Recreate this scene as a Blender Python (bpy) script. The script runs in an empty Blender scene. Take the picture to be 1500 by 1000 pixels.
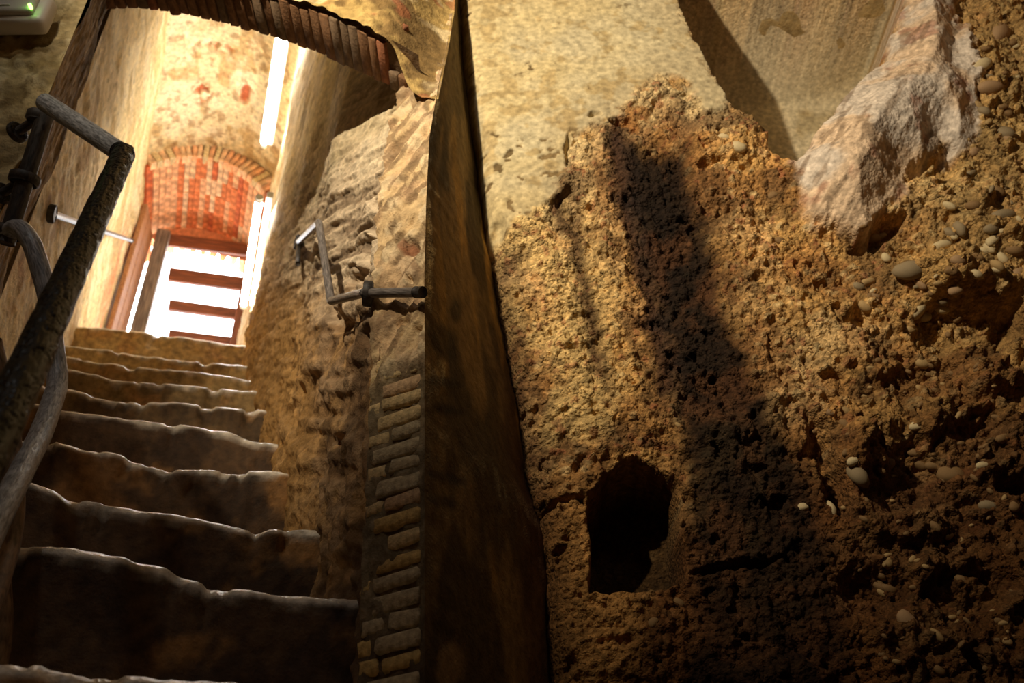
import bpy, bmesh, math, random
import numpy as np
from mathutils import Vector, Matrix

random.seed(7)
RNG = np.random.default_rng(7)
SC = bpy.context.scene
COL = SC.collection

# ------------------------------------------------------------------ camera
PITCH, YAW, ROLL, FPX = 36.85, 17.5, 0.8, 1458.0
_p, _y, _r = (math.radians(v) for v in (PITCH, YAW, ROLL))
FW = np.array([math.sin(_y)*math.cos(_p), math.cos(_y)*math.cos(_p), math.sin(_p)])
_R0 = np.array([math.cos(_y), -math.sin(_y), 0.0])
_U0 = np.cross(_R0, FW)
RT = math.cos(_r)*_R0 - math.sin(_r)*_U0
UP = np.cross(RT, FW)
cam_data = bpy.data.cameras.new('camera')
cam = bpy.data.objects.new('camera', cam_data)
COL.objects.link(cam)
SC.camera = cam
cam_data.sensor_width = 36.0
cam_data.lens = 36.0*FPX/1500.0
cam_data.clip_start = 0.02
cam.matrix_world = Matrix(((RT[0], UP[0], -FW[0], 0), (RT[1], UP[1], -FW[1], 0), (RT[2], UP[2], -FW[2], 0), (0, 0, 0, 1)))
cam_data.dof.use_dof = True
cam_data.dof.focus_distance = 1.85
cam_data.dof.aperture_fstop = 5.6

# ------------------------------------------------------------------ world, lamps, exposure
W = bpy.data.worlds.new('daylight')
SC.world = W
W.use_nodes = True
W.node_tree.nodes['Background'].inputs[0].default_value = (0.93, 0.96, 1.0, 1)
W.node_tree.nodes['Background'].inputs[1].default_value = 8.0
SC.view_settings.view_transform = 'Standard'
SC.view_settings.look = 'None'
SC.view_settings.exposure = 0.0
SC.view_settings.gamma = 1.0
SC.view_settings.use_curve_mapping = False

def lamp(name, kind, loc, target, energy, color, **kw):
    d = bpy.data.lights.new(name, kind)
    d.energy = energy
    d.color = color
    for k, v in kw.items():
        setattr(d, k, v)
    o = bpy.data.objects.new(name, d)
    COL.objects.link(o)
    o.location = loc
    o.rotation_euler = (Vector(target) - Vector(loc)).to_track_quat('-Z', 'Y').to_euler()
    return o

# warm spotlight of the room, high on its left side, out of the frame
ROOM_LAMP = (-0.97, 0.095, 2.30)
lamp('room_spotlight', 'SPOT', ROOM_LAMP, (0.70, 1.68, 2.22), 320.0, (1.0, 0.84, 0.60),
     spot_size=math.radians(77), spot_blend=1.0, shadow_soft_size=0.025)
# two unseen fill lamps, added to lift the wall return and the left rail
lamp('room_fill_lamp', 'AREA', (0.9, -0.9, 2.6), (0.2, 1.5, 0.9), 1.9, (1.0, 0.82, 0.60), shape='DISK', size=0.35)
lamp('room_fill_lamp', 'AREA', (-0.85, 0.15, 2.85), (-0.5, 1.5, 1.5), 3.6, (1.0, 0.95, 0.88), shape='DISK', size=0.13)
TUBE_STRENGTH = 58.0
CEILING_Z = 4.62

# ------------------------------------------------------------------ frames and projection
A17 = math.radians(YAW)
H = np.array([math.sin(A17), math.cos(A17), 0.0])     # into the room wall
D = np.array([math.cos(A17), -math.sin(A17), 0.0])    # along the room wall
Z = np.array([0.0, 0.0, 1.0])

def ray(px, py):
    return FW + RT*((px-750.0)/FPX) + UP*((500.0-py)/FPX)

def proj(P):
    z = P @ FW
    z = np.where(np.abs(z) < 1e-3, 1e-3, z)
    x = 750 + FPX*(P @ RT)/z
    y = 500 - FPX*(P @ UP)/z
    x = np.where(z < 0.02, -9999, x)
    return x, y

def onY(px, py, Y):
    r = ray(px, py)
    return r*(Y/r[1])

def onB(px, py, B):
    r = ray(px, py)
    P = r*(B/(r @ H))
    return float(P @ D), float(P[2])

def at_depth(px, py, d):
    return ray(px, py)*d

def ab(a, b, z):
    return D*a + H*b + Z*z

# ------------------------------------------------------------------ numpy noise
def _h(ix, iy, seed):
    n = (ix.astype(np.int64)*374761393 + iy.astype(np.int64)*668265263 + seed*1442695041) & 0xffffffff
    n = ((n ^ (n >> 13))*1274126177) & 0xffffffff
    n = (n ^ (n >> 16)) & 0xffffffff
    n = (n*2246822519) & 0xffffffff
    return ((n ^ (n >> 15)) & 0xffffff)/float(0xffffff)

def vn(x, y, seed=0):
    ix, iy = np.floor(x), np.floor(y)
    fx, fy = x-ix, y-iy
    fx = fx*fx*fx*(fx*(fx*6-15)+10)
    fy = fy*fy*fy*(fy*(fy*6-15)+10)
    a, b = _h(ix, iy, seed), _h(ix+1, iy, seed)
    c, d = _h(ix, iy+1, seed), _h(ix+1, iy+1, seed)
    return (a*(1-fx)+b*fx)*(1-fy) + (c*(1-fx)+d*fx)*fy

def fbm(x, y, seed=0, octaves=4, gain=0.5):
    s, amp, tot = 0, 1.0, 0.0
    for k in range(octaves):
        c, sn = math.cos(0.7*k), math.sin(0.7*k)
        s = s + amp*vn((x*c-y*sn)*2**k + 17.3*k, (x*sn+y*c)*2**k - 9.1*k, seed+k*13)
        tot += amp
        amp *= gain
    return s/tot

def worley(x, y, seed=0, jitter=0.9):
    ix, iy = np.floor(x), np.floor(y)
    f1 = np.full(x.shape, 9.0)
    cid = np.zeros(x.shape)
    for dx in (-1, 0, 1):
        for dy in (-1, 0, 1):
            cx, cy = ix+dx, iy+dy
            px = cx+0.5+jitter*(_h(cx, cy, seed)-0.5)
            py = cy+0.5+jitter*(_h(cx, cy, seed+71)-0.5)
            d = np.hypot(x-px, y-py)
            m = d < f1
            f1 = np.where(m, d, f1)
            cid = np.where(m, _h(cx, cy, seed+137), cid)
    return f1, cid

def sstep(a, b, x):
    t = np.clip((x-a)/(b-a), 0, 1)
    return t*t*(3-2*t)

def poly_sd(px, py, pts):
    """signed distance (negative inside) to a polygon"""
    n = len(pts)
    d = np.full(px.shape, 1e9)
    inside = np.zeros(px.shape, bool)
    for i in range(n):
        x0, y0 = pts[i]
        x1, y1 = pts[(i+1) % n]
        ex, ey = x1-x0, y1-y0
        wx, wy = px-x0, py-y0
        t = np.clip((wx*ex+wy*ey)/(ex*ex+ey*ey+1e-9), 0, 1)
        d = np.minimum(d, np.hypot(wx-ex*t, wy-ey*t))
        c = ((y0 <= py) & (y1 > py)) | ((y1 <= py) & (y0 > py))
        if abs(ey) > 1e-9:
            xi = x0 + (py-y0)*ex/ey
            inside ^= c & (px < xi)
    return np.where(inside, -d, d)

def line_d(px, py, pts):
    d = np.full(px.shape, 1e9)
    for (x0, y0), (x1, y1) in zip(pts[:-1], pts[1:]):
        ex, ey = x1-x0, y1-y0
        t = np.clip(((px-x0)*ex+(py-y0)*ey)/(ex*ex+ey*ey+1e-9), 0, 1)
        d = np.minimum(d, np.hypot(px-x0-ex*t, py-y0-ey*t))
    return d

def blob(px, py, cx, cy, rx, ry, rot=0):
    c, s = math.cos(math.radians(rot)), math.sin(math.radians(rot))
    u = ((px-cx)*c + (py-cy)*s)/rx
    v = (-(px-cx)*s + (py-cy)*c)/ry
    return 1-sstep(0.55, 1.15, np.hypot(u, v))

def lin(r, g, b):
    f = lambda v: (v/255/12.92) if v/255 <= 0.04045 else ((v/255+0.055)/1.055)**2.4
    return np.array([f(r), f(g), f(b)])

def mix(c, col, m):
    m = np.asarray(m)[..., None]
    return c*(1-m) + col*m

# ------------------------------------------------------------------ materials
def new_mat(name):
    m = bpy.data.materials.new(name)
    m.use_nodes = True
    nt = m.node_tree
    return m, nt, nt.nodes['Principled BSDF']

def stone_mat(name, rough=0.85, bump=0.5, scales=(60, 220), spec=0.3, base=None, var=0.35, dist=0.006, rough_var=0.0, grains=0, edge_rough=0):
    """grain and fine relief over a vertex colour (or a plain base colour)"""
    m, nt, b = new_mat(name)
    N, L = nt.nodes, nt.links
    tc = N.new('ShaderNodeTexCoord')
    if base is None:
        src = N.new('ShaderNodeVertexColor'); src.layer_name = 'Col'
        csock = src.outputs[0]
    else:
        src = N.new('ShaderNodeRGB'); src.outputs[0].default_value = (*base, 1)
        csock = src.outputs[0]
    n1 = N.new('ShaderNodeTexNoise'); n1.inputs['Scale'].default_value = scales[0]; n1.inputs['Detail'].default_value = 5
    n2 = N.new('ShaderNodeTexNoise'); n2.inputs['Scale'].default_value = scales[1]; n2.inputs['Detail'].default_value = 3
    for n in (n1, n2):
        L.new(tc.outputs['Object'], n.inputs['Vector'])
    mr = N.new('ShaderNodeMapRange')
    mr.inputs['From Min'].default_value = 0.3; mr.inputs['From Max'].default_value = 0.7
    mr.inputs['To Min'].default_value = 1-var; mr.inputs['To Max'].default_value = 1+var
    L.new(n1.outputs['Fac'], mr.inputs['Value'])
    mm = N.new('ShaderNodeVectorMath'); mm.operation = 'SCALE'
    L.new(csock, mm.inputs[0]); L.new(mr.outputs[0], mm.inputs['Scale'])
    L.new(mm.outputs[0], b.inputs['Base Color'])
    ad = N.new('ShaderNodeMath'); ad.operation = 'MULTIPLY_ADD'; ad.inputs[1].default_value = 0.45
    L.new(n2.outputs['Fac'], ad.inputs[0]); L.new(n1.outputs['Fac'], ad.inputs[2])
    bp = N.new('ShaderNodeBump'); bp.inputs['Strength'].default_value = bump; bp.inputs['Distance'].default_value = dist
    hs = ad.outputs[0]
    if grains:
        vo = N.new('ShaderNodeTexVoronoi'); vo.inputs['Scale'].default_value = grains; vo.inputs['Randomness'].default_value = 1.0
        wn = N.new('ShaderNodeVectorMath'); wn.operation = 'MULTIPLY_ADD'; wn.inputs[1].default_value = (0.012, 0.012, 0.012)
        L.new(n1.outputs['Color'], wn.inputs[0]); L.new(tc.outputs['Object'], wn.inputs[2])
        L.new(wn.outputs[0], vo.inputs['Vector'])
        v2 = N.new('ShaderNodeMath'); v2.operation = 'MULTIPLY_ADD'; v2.inputs[1].default_value = -0.8
        L.new(vo.outputs['Distance'], v2.inputs[0]); L.new(ad.outputs[0], v2.inputs[2])
        hs = v2.outputs[0]
        sx = N.new('ShaderNodeSeparateColor'); L.new(vo.outputs['Color'], sx.inputs[0])
        g = N.new('ShaderNodeMapRange'); g.inputs['To Min'].default_value = 0.7; g.inputs['To Max'].default_value = 1.35
        L.new(sx.outputs[0], g.inputs['Value'])
        gm = N.new('ShaderNodeMix'); gm.data_type = 'FLOAT'; gm.inputs['A'].default_value = 1.0
        L.new(src.outputs['Alpha'], gm.inputs['Factor']); L.new(g.outputs[0], gm.inputs['B'])
        m2 = N.new('ShaderNodeVectorMath'); m2.operation = 'SCALE'
        L.new(mm.outputs[0], m2.inputs[0]); L.new(gm.outputs['Result'], m2.inputs['Scale'])
        L.new(m2.outputs[0], b.inputs['Base Color'])
    L.new(hs, bp.inputs['Height'])
    if base is None and not edge_rough:
        ms = N.new('ShaderNodeMath'); ms.operation = 'MULTIPLY_ADD'; ms.inputs[1].default_value = bump*0.85; ms.inputs[2].default_value = bump*0.15
        L.new(src.outputs['Alpha'], ms.inputs[0]); L.new(ms.outputs[0], bp.inputs['Strength'])
    L.new(bp.outputs[0], b.inputs['Normal'])
    b.inputs['Roughness'].default_value = rough
    if edge_rough:
        er = N.new('ShaderNodeMapRange'); er.inputs['To Min'].default_value = rough; er.inputs['To Max'].default_value = edge_rough
        L.new(src.outputs['Alpha'], er.inputs['Value']); L.new(er.outputs[0], b.inputs['Roughness'])
    if rough_var:
        r2 = N.new('ShaderNodeMapRange')
        r2.inputs['From Min'].default_value = 0.35; r2.inputs['From Max'].default_value = 0.65
        r2.inputs['To Min'].default_value = rough-rough_var; r2.inputs['To Max'].default_value = rough+rough_var
        L.new(n2.outputs['Fac'], r2.inputs['Value']); L.new(r2.outputs[0], b.inputs['Roughness'])
    b.inputs['Specular IOR Level'].default_value = spec
    return m

M_ROCK = stone_mat('conglomerate_rock', 0.9, 1.0, (60, 260), 0.15, var=0.30, dist=0.007, grains=120)
M_WALL = stone_mat('tooled_plaster', 0.88, 0.8, (42, 190), 0.25, var=0.30, dist=0.007)
M_STEP = stone_mat('worn_step_stone', 0.78, 0.6, (44, 190), 0.4, var=0.4, edge_rough=0.26)
M_DARK = stone_mat('dark_room_rock', 0.9, 0.5, (20, 90), 0.2, base=tuple(lin(120, 98, 66)), var=0.3)
M_BRICK = [stone_mat('quoin_brick_%s' % n, 0.88, 0.7, (80, 260), 0.25, base=tuple(lin(*c)), var=0.35)
           for n, c in (('sand', (205, 178, 130)), ('grey', (178, 160, 128)), ('pink', (196, 162, 124)), ('ochre', (196, 164, 104)))]
M_ARCHB = [stone_mat('arch_brick_%s' % n, 0.9, 0.6, (60, 200), 0.2, base=tuple(lin(*c)), var=0.3)
           for n, c in (('brown', (120, 88, 62)), ('red', (134, 86, 60)), ('grey', (112, 92, 72)))]
M_ORANGE = [stone_mat('vault_brick_%s' % n, 0.9, 0.5, (26, 120), 0.2, base=tuple(lin(*c)), var=0.5)
            for n, c in (('orange', (206, 118, 70)), ('pale', (218, 160, 114)), ('red', (190, 98, 58)), ('limed', (220, 176, 132)))]
M_PEB = [stone_mat('pebble_%s' % n, 0.7, 0.3, (60, 200), 0.35, base=tuple(lin(*c)), var=0.2)
         for n, c in (('tan', (176, 146, 98)), ('grey', (146, 128, 98)), ('cream', (204, 184, 142)), ('brown', (136, 106, 68)), ('rose', (166, 134, 98)))]

def paint_metal(name, base, rough, bump, stretch):
    """cracked black paint over a pipe: long ridges along the pipe (UV: v along)"""
    m, nt, b = new_mat(name)
    N, L = nt.nodes, nt.links
    uv = N.new('ShaderNodeUVMap'); uv.uv_map = 'UVMap'
    mp = N.new('ShaderNodeMapping'); mp.inputs['Scale'].default_value = stretch
    L.new(uv.outputs[0], mp.inputs[0])
    n1 = N.new('ShaderNodeTexNoise'); n1.inputs['Scale'].default_value = 1.0; n1.inputs['Detail'].default_value = 6; n1.inputs['Distortion'].default_value = 0.6
    L.new(mp.outputs[0], n1.inputs['Vector'])
    tc = N.new('ShaderNodeTexCoord')
    n2 = N.new('ShaderNodeTexNoise'); n2.inputs['Scale'].default_value = 260; n2.inputs['Detail'].default_value = 3
    L.new(tc.outputs['Object'], n2.inputs['Vector'])
    ad = N.new('ShaderNodeMath'); ad.operation = 'MULTIPLY_ADD'; ad.inputs[1].default_value = 0.18
    L.new(n2.outputs['Fac'], ad.inputs[0]); L.new(n1.outputs['Fac'], ad.inputs[2])
    bp = N.new('ShaderNodeBump'); bp.inputs['Strength'].default_value = bump; bp.inputs['Distance'].default_value = 0.0022
    L.new(ad.outputs[0], bp.inputs['Height']); L.new(bp.outputs[0], b.inputs['Normal'])
    cr = N.new('ShaderNodeValToRGB')
    cr.color_ramp.elements[0].position = 0.35; cr.color_ramp.elements[0].color = (*[c*0.5 for c in base], 1)
    cr.color_ramp.elements[1].position = 0.7; cr.color_ramp.elements[1].color = (*[min(1, c*1.7) for c in base], 1)
    L.new(n1.outputs['Fac'], cr.inputs[0]); L.new(cr.outputs[0], b.inputs['Base Color'])
    b.inputs['Roughness'].default_value = rough
    b.inputs['Metallic'].default_value = 0.0
    b.inputs['Specular IOR Level'].default_value = 0.30
    return m

M_BLACKPAINT = paint_metal('cracked_black_paint', (0.008, 0.008, 0.010), 0.36, 0.5, (14, 7, 1))
M_BLACKPAINT.node_tree.nodes['Principled BSDF'].inputs['Specular IOR Level'].default_value = 0.13
M_GREYPAINT = paint_metal('worn_grey_paint', (0.30, 0.305, 0.32), 0.34, 0.5, (14, 12, 1))
M_BROWNPAINT = paint_metal('rubbed_brown_paint', (0.20, 0.125, 0.075), 0.5, 0.3, (8, 8, 1))
M_DARKIRON = paint_metal('dark_iron', (0.045, 0.038, 0.034), 0.55, 0.4, (10, 10, 1))
M_STEEL = paint_metal('dull_steel', (0.16, 0.14, 0.13), 0.36, 0.25, (10, 10, 1))

def plain(name, base, rough=0.5, emit=None, strength=0, spec=0.5):
    m, nt, b = new_mat(name)
    b.inputs['Base Color'].default_value = (*base, 1)
    b.inputs['Roughness'].default_value = rough
    b.inputs['Specular IOR Level'].default_value = spec
    nz = nt.nodes.new('ShaderNodeTexNoise'); nz.inputs['Scale'].default_value = 35; nz.inputs['Detail'].default_value = 4
    bp = nt.nodes.new('ShaderNodeBump'); bp.inputs['Strength'].default_value = 0.06
    nt.links.new(nz.outputs['Fac'], bp.inputs['Height']); nt.links.new(bp.outputs[0], b.inputs['Normal'])
    if emit:
        b.inputs['Emission Color'].default_value = (*emit, 1)
        b.inputs['Emission Strength'].default_value = strength
    return m

M_TUBE = plain('lit_fluorescent_glass', (0.9, 0.9, 0.9), 0.3, (1.0, 0.96, 0.90), TUBE_STRENGTH)
M_FIXTURE = plain('white_enamel', (0.8, 0.8, 0.78), 0.4)
M_PLASTIC = plain('pale_grey_plastic', tuple(lin(206, 200, 192)), 0.38)
M_DIFFUSER = plain('frosted_diffuser', tuple(lin(190, 186, 178)), 0.25)
M_LED = plain('green_led', (0.1, 0.9, 0.1), 0.3, (0.25, 1.0, 0.08), 9.0)

def wood_mat(name, c0, c1, scale=9.0):
    m, nt, b = new_mat(name)
    N, L = nt.nodes, nt.links
    tc = N.new('ShaderNodeTexCoord'); mp = N.new('ShaderNodeMapping'); mp.inputs['Scale'].default_value = (1.0, 14, 14)
    L.new(tc.outputs['Object'], mp.inputs[0])
    n = N.new('ShaderNodeTexNoise'); n.inputs['Scale'].default_value = scale; n.inputs['Detail'].default_value = 5
    L.new(mp.outputs[0], n.inputs['Vector'])
    cr = N.new('ShaderNodeValToRGB')
    cr.color_ramp.elements[0].position = 0.35; cr.color_ramp.elements[0].color = (*c0, 1)
    cr.color_ramp.elements[1].position = 0.65; cr.color_ramp.elements[1].color = (*c1, 1)
    L.new(n.outputs['Fac'], cr.inputs[0]); L.new(cr.outputs[0], b.inputs['Base Color'])
    bp = N.new('ShaderNodeBump'); bp.inputs['Strength'].default_value = 0.3; bp.inputs['Distance'].default_value = 0.004
    L.new(n.outputs['Fac'], bp.inputs['Height']); L.new(bp.outputs[0], b.inputs['Normal'])
    b.inputs['Roughness'].default_value = 0.6
    return m

M_SLAT = wood_mat('dark_slat_wood', tuple(lin(92, 48, 28)), tuple(lin(150, 86, 52)))
M_POST = wood_mat('weathered_post_wood', tuple(lin(84, 72, 62)), tuple(lin(150, 134, 118)))
M_LEAF = wood_mat('brown_board_wood', tuple(lin(140, 92, 56)), tuple(lin(186, 134, 88)))

# ------------------------------------------------------------------ mesh helpers
def link(o, parent=None):
    COL.objects.link(o)
    if parent:
        o.parent = parent
    return o

def empty(name, loc, label=None, cat=None, group=None, kind=None):
    o = bpy.data.objects.new(name, None)
    o.empty_display_size = 0.05
    o.location = loc
    COL.objects.link(o)
    for k, v in (('label', label), ('category', cat), ('group', group), ('kind', kind)):
        if v:
            o[k] = v
    return o

def sub(name, mesh, parent, mat=None, world=None):
    """a part; mesh vertices are in world space, so undo the parent's location"""
    o = bpy.data.objects.new(name, mesh)
    if mat is not None and not mesh.materials:
        mesh.materials.append(mat)
    COL.objects.link(o)
    if parent is not None:
        off = Vector((0, 0, 0))
        q = parent
        while q is not None:
            off += q.location
            q = q.parent
        o.parent = parent
        o.location = -off if world is None else Vector(world)-off
    elif world is not None:
        o.location = world
    return o

def mesh_np(name, V, F, smooth=True):
    me = bpy.data.meshes.new(name)
    V = np.asarray(V, np.float32); F = np.asarray(F, np.int32)
    me.vertices.add(len(V)); me.vertices.foreach_set('co', V.ravel())
    me.loops.add(F.size); me.loops.foreach_set('vertex_index', F.ravel())
    me.polygons.add(len(F))
    k = F.shape[1]
    me.polygons.foreach_set('loop_start', np.arange(0, F.size, k, dtype=np.int32))
    me.polygons.foreach_set('loop_total', np.full(len(F), k, np.int32))
    me.update(calc_edges=True)
    me.validate()
    me.polygons.foreach_set('use_smooth', np.full(len(F), smooth))
    return me

def grid_mesh(name, P, C=None, keep=None, smooth=True):
    n, m = P.shape[:2]
    idx = np.arange(n*m).reshape(n, m)
    F = np.stack([idx[:-1, :-1], idx[1:, :-1], idx[1:, 1:], idx[:-1, 1:]], -1).reshape(-1, 4)
    if keep is not None:
        k = (keep[:-1, :-1] & keep[1:, :-1] & keep[1:, 1:] & keep[:-1, 1:]).reshape(-1)
        F = F[k]
    me = mesh_np(name, P.reshape(-1, 3), F, smooth)
    if C is not None:
        ca = me.color_attributes.new('Col', 'FLOAT_COLOR', 'POINT')
        cc = np.ones((n*m, 4), np.float32); C = C.reshape(n*m, -1); cc[:, :C.shape[1]] = np.clip(C, 0, 1)
        ca.data.foreach_set('color', cc.ravel())
    return me

def structure(name, me, mat, label=None):
    me.materials.append(mat)
    o = bpy.data.objects.new(name, me)
    COL.objects.link(o)
    o['kind'] = 'structure'
    if label:
        o['label'] = label
    return o

def tube_mesh(name, pts, radii, seg=20, per=0.01, ridges=0.0, seed=1, caps=True, bend=0.0):
    """pipe through pts (with rounded bends of radius bend), optional long ridges"""
    pts = [np.array(p, float) for p in pts]
    if np.isscalar(radii):
        radii = [radii]*len(pts)
    path, rad = [pts[0]], [radii[0]]
    for i in range(1, len(pts)-1):
        p, a, c = pts[i], pts[i-1], pts[i+1]
        la, lc = np.linalg.norm(a-p), np.linalg.norm(c-p)
        t = min(bend, la*0.45, lc*0.45)
        if t > 1e-4:
            s, e = p+(a-p)/la*t, p+(c-p)/lc*t
            for k in range(7):
                u = k/6
                path.append((1-u)**2*s + 2*u*(1-u)*p + u*u*e); rad.append(radii[i])
        else:
            path.append(p); rad.append(radii[i])
    path.append(pts[-1]); rad.append(radii[-1])
    P, R = [path[0]], [rad[0]]
    for i in range(1, len(path)):
        L = np.linalg.norm(path[i]-path[i-1])
        k = max(1, int(L/per))
        for j in range(1, k+1):
            P.append(path[i-1]+(path[i]-path[i-1])*j/k); R.append(rad[i-1]+(rad[i]-rad[i-1])*j/k)
    P = np.array(P); R = np.array(R); n = len(P)
    T = np.gradient(P, axis=0); T /= np.linalg.norm(T, axis=1)[:, None]
    ref = np.array([0.3, 0.1, 1.0]); nrm = np.cross(T[0], ref)
    if np.linalg.norm(nrm) < 1e-3:
        nrm = np.cross(T[0], [1, 0, 0])
    nrm /= np.linalg.norm(nrm)
    V = np.zeros((n, seg, 3)); th = np.arange(seg)*2*math.pi/seg
    s = np.concatenate([[0], np.cumsum(np.linalg.norm(np.diff(P, axis=0), axis=1))])
    for i in range(n):
        nrm = nrm - T[i]*(nrm @ T[i]); nrm /= np.linalg.norm(nrm)
        bn = np.cross(T[i], nrm)
        r = np.full(seg, R[i])
        if ridges:
            q = np.abs(th/math.pi-1)*9
            f = fbm(q*1.2 + 1.6*fbm(np.full(seg, s[i]*24), q*0.4, seed+5, 3), np.full(seg, s[i]*34.0), seed, 3)
            g = vn(q*2.2, np.full(seg, s[i]*60.0), seed+9)
            r = r + ridges*(f-0.5)*2 - ridges*0.9*(np.abs(f-0.5) < 0.035) + ridges*0.35*(g-0.5)
        V[i] = P[i] + r[:, None]*(np.cos(th)[:, None]*nrm + np.sin(th)[:, None]*bn)
    verts = V.reshape(-1, 3)
    idx = np.arange(n*seg).reshape(n, seg)
    j = np.roll(idx, -1, axis=1)
    F = np.stack([idx[:-1], j[:-1], j[1:], idx[1:]], -1).reshape(-1, 4).tolist()
    verts = verts.tolist()
    if caps:
        for row, p, flip in ((idx[0], P[0], True), (idx[-1], P[-1], False)):
            c = len(verts); verts.append(p.tolist())
            for q in range(seg):
                a, b = int(row[q]), int(row[(q+1) % seg])
                F.append([a, c, b] if not flip else [b, c, a])
    me = bpy.data.meshes.new(name)
    me.from_pydata(verts, [], F)
    me.polygons.foreach_set('use_smooth', [True]*len(me.polygons))
    uv = me.uv_layers.new(name='UVMap')
    vi = np.zeros(len(me.loops), np.int32); me.loops.foreach_get('vertex_index', vi)
    ring = np.minimum(vi//seg, n-1); ang = (vi % seg)/seg
    tri = np.abs(ang*2-1)
    uv.data.foreach_set('uv', np.stack([tri, s[ring]*4], 1).astype(np.float32).ravel())
    me.update()
    return me

def disc_mesh(name, c, axis, r, th, seg=18):
    c = np.array(c); axis = np.array(axis, float); axis /= np.linalg.norm(axis)
    return tube_mesh(name, [c-axis*th/2, c-axis*th*0.35, c+axis*th*0.35, c+axis*th/2], [r*0.86, r, r, r*0.86], seg=seg, per=1.0)

def box_mesh(name, size, jitter=0.0, bevel=0.0, seed=0, cuts=0, segs=2):
    bm = bmesh.new()
    bmesh.ops.create_cube(bm, size=1.0)
    for v in bm.verts:
        v.co = Vector((v.co.x*size[0], v.co.y*size[1], v.co.z*size[2]))
    if cuts:
        bmesh.ops.subdivide_edges(bm, edges=bm.edges[:], cuts=cuts, use_grid_fill=True)
    if bevel:
        bmesh.ops.bevel(bm, geom=bm.edges[:] if not cuts else [e for e in bm.edges if len(e.link_faces) == 2 and e.calc_face_angle(0) > 0.5], offset=bevel, segments=segs, affect='EDGES', profile=0.6)
    if jitter:
        rr = random.Random(seed)
        for v in bm.verts:
            v.co += Vector([rr.uniform(-1, 1)*jitter for _ in range(3)])
    me = bpy.data.meshes.new(name)
    bm.to_mesh(me); bm.free()
    return me

def frame_obj(o, x, y, z, loc, parent_loc=(0, 0, 0)):
    """orient by axes"""
    x, y, z = (Vector(v).normalized() for v in (x, y, z))
    m = Matrix((x, y, z)).transposed().to_4x4()
    m.translation = Vector(loc) - Vector(parent_loc)
    o.matrix_basis = m

def interp(x, xs, ys):
    return np.interp(x, xs, ys)

# ================================================================== THE SETTING
# outer mass of rock: closed shell round room and stairway with one hole at the top door
def hull():
    x0, x1, y0, y1, z0, z1 = -1.7, 2.3, -2.2, 5.34, -0.95, 5.4
    dx0, dx1, dz0, dz1 = -0.86, -0.10, 2.60, 4.55
    bm = bmesh.new()
    def quad(*p):
        bm.faces.new([bm.verts.new(q) for q in p])
    quad((x0, y0, z0), (x1, y0, z0), (x1, y0, z1), (x0, y0, z1))
    quad((x0, y0, z0), (x0, y1, z0), (x0, y1, z1), (x0, y0, z1))
    quad((x1, y0, z0), (x1, y1, z0), (x1, y1, z1), (x1, y0, z1))
    quad((x0, y0, z1), (x1, y0, z1), (x1, y1, z1), (x0, y1, z1))
    quad((x0, y0, z0), (x1, y0, z0), (x1, y1, z0), (x0, y1, z0))
    for a, b, c, d in ((x0, dx0, z0, z1), (dx1, x1, z0, z1), (dx0, dx1, z0, dz0), (dx0, dx1, dz1, z1)):
        quad((a, y1, c), (b, y1, c), (b, y1, d), (a, y1, d))
    me = bpy.data.meshes.new('hull'); bm.to_mesh(me); bm.free()
    return me
structure('wall_outer', hull(), M_DARK)

NOSE_Y0, TREAD, RISE, NOSE_Z0 = 1.306, 0.273, 0.25, 0.42
def nose_y(i):
    return NOSE_Y0 + TREAD*i

def XW(Y):      # right stair wall, foot to head of stair
    return interp(Y, [1.40, 1.57, 1.85, 2.13, 2.4, 2.67, 2.94, 3.3, 3.62, 3.66], [0.205, 0.238, 0.178, 0.11, 0.098, 0.055, 0.022, -0.02, -0.055, -0.052])
def XL(Y):      # left stair wall beyond the arch
    return interp(Y, [2.05, 2.25, 3.0, 3.8, 4.6, 5.2], [-0.64, -0.66, -0.72, -0.78, -0.85, -0.86])

# ---- right rock wall of the room (dense relief)
EDGE_PX = [(663, -60), (665, 0), (668, 80), (680, 160), (697, 290), (712, 400), (728, 500), (744, 580), (756, 680), (780, 760), (788, 840), (792, 1000), (794, 1100)]
ROCK_B = 1.835
_e = sorted([onB(x, y, ROCK_B) for x, y in EDGE_PX], key=lambda t: t[1])
EDGE_A, EDGE_Z = [t[0] for t in _e], [t[1] for t in _e]

PLASTER = [(640, -200), (980, -200), (992, 0), (1030, 80), (1066, 150), (1040, 165), (1010, 130), (975, 118), (930, 140), (912, 160), (893, 182), (868, 190), (838, 202),
           (832, 250), (812, 268), (800, 300), (770, 318), (740, 345), (712, 352), (690, 300), (640, 250)]
CAVITY = [(960, -120), (985, -30), (998, 10), (1014, 45), (1034, 85), (1052, 120), (1072, 150), (1098, 168), (1122, 182), (1132, 205), (1148, 228), (1166, 236), (1190, 206), (1212, 178), (1236, 148),
          (1262, 122), (1285, 98), (1298, 60), (1312, 30), (1322, 0), (1350, -120)]
HOLE = [(1105, 172), (1150, 168), (1215, 172), (1205, 200), (1166, 240), (1140, 225), (1125, 200)]
PALE = [(1158, 246), (1190, 206), (1214, 176), (1240, 146), (1262, 122), (1288, 98), (1306, 50), (1322, 0), (1340, -80), (1400, -80), (1398, 30), (1412, 90), (1425, 150), (1420, 210), (1395, 235),
        (1372, 215), (1355, 250), (1318, 262), (1318, 300), (1295, 312), (1262, 350), (1228, 345), (1190, 330), (1168, 300)]
NICHE = [(866, 868), (868, 800), (864, 745), (868, 720), (884, 704), (896, 686), (910, 674), (930, 670), (952, 676), (974, 686), (990, 700), (996, 730), (994, 765), (1001, 800), (1004, 846), (985, 852), (940, 858), (905, 866)]
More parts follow.
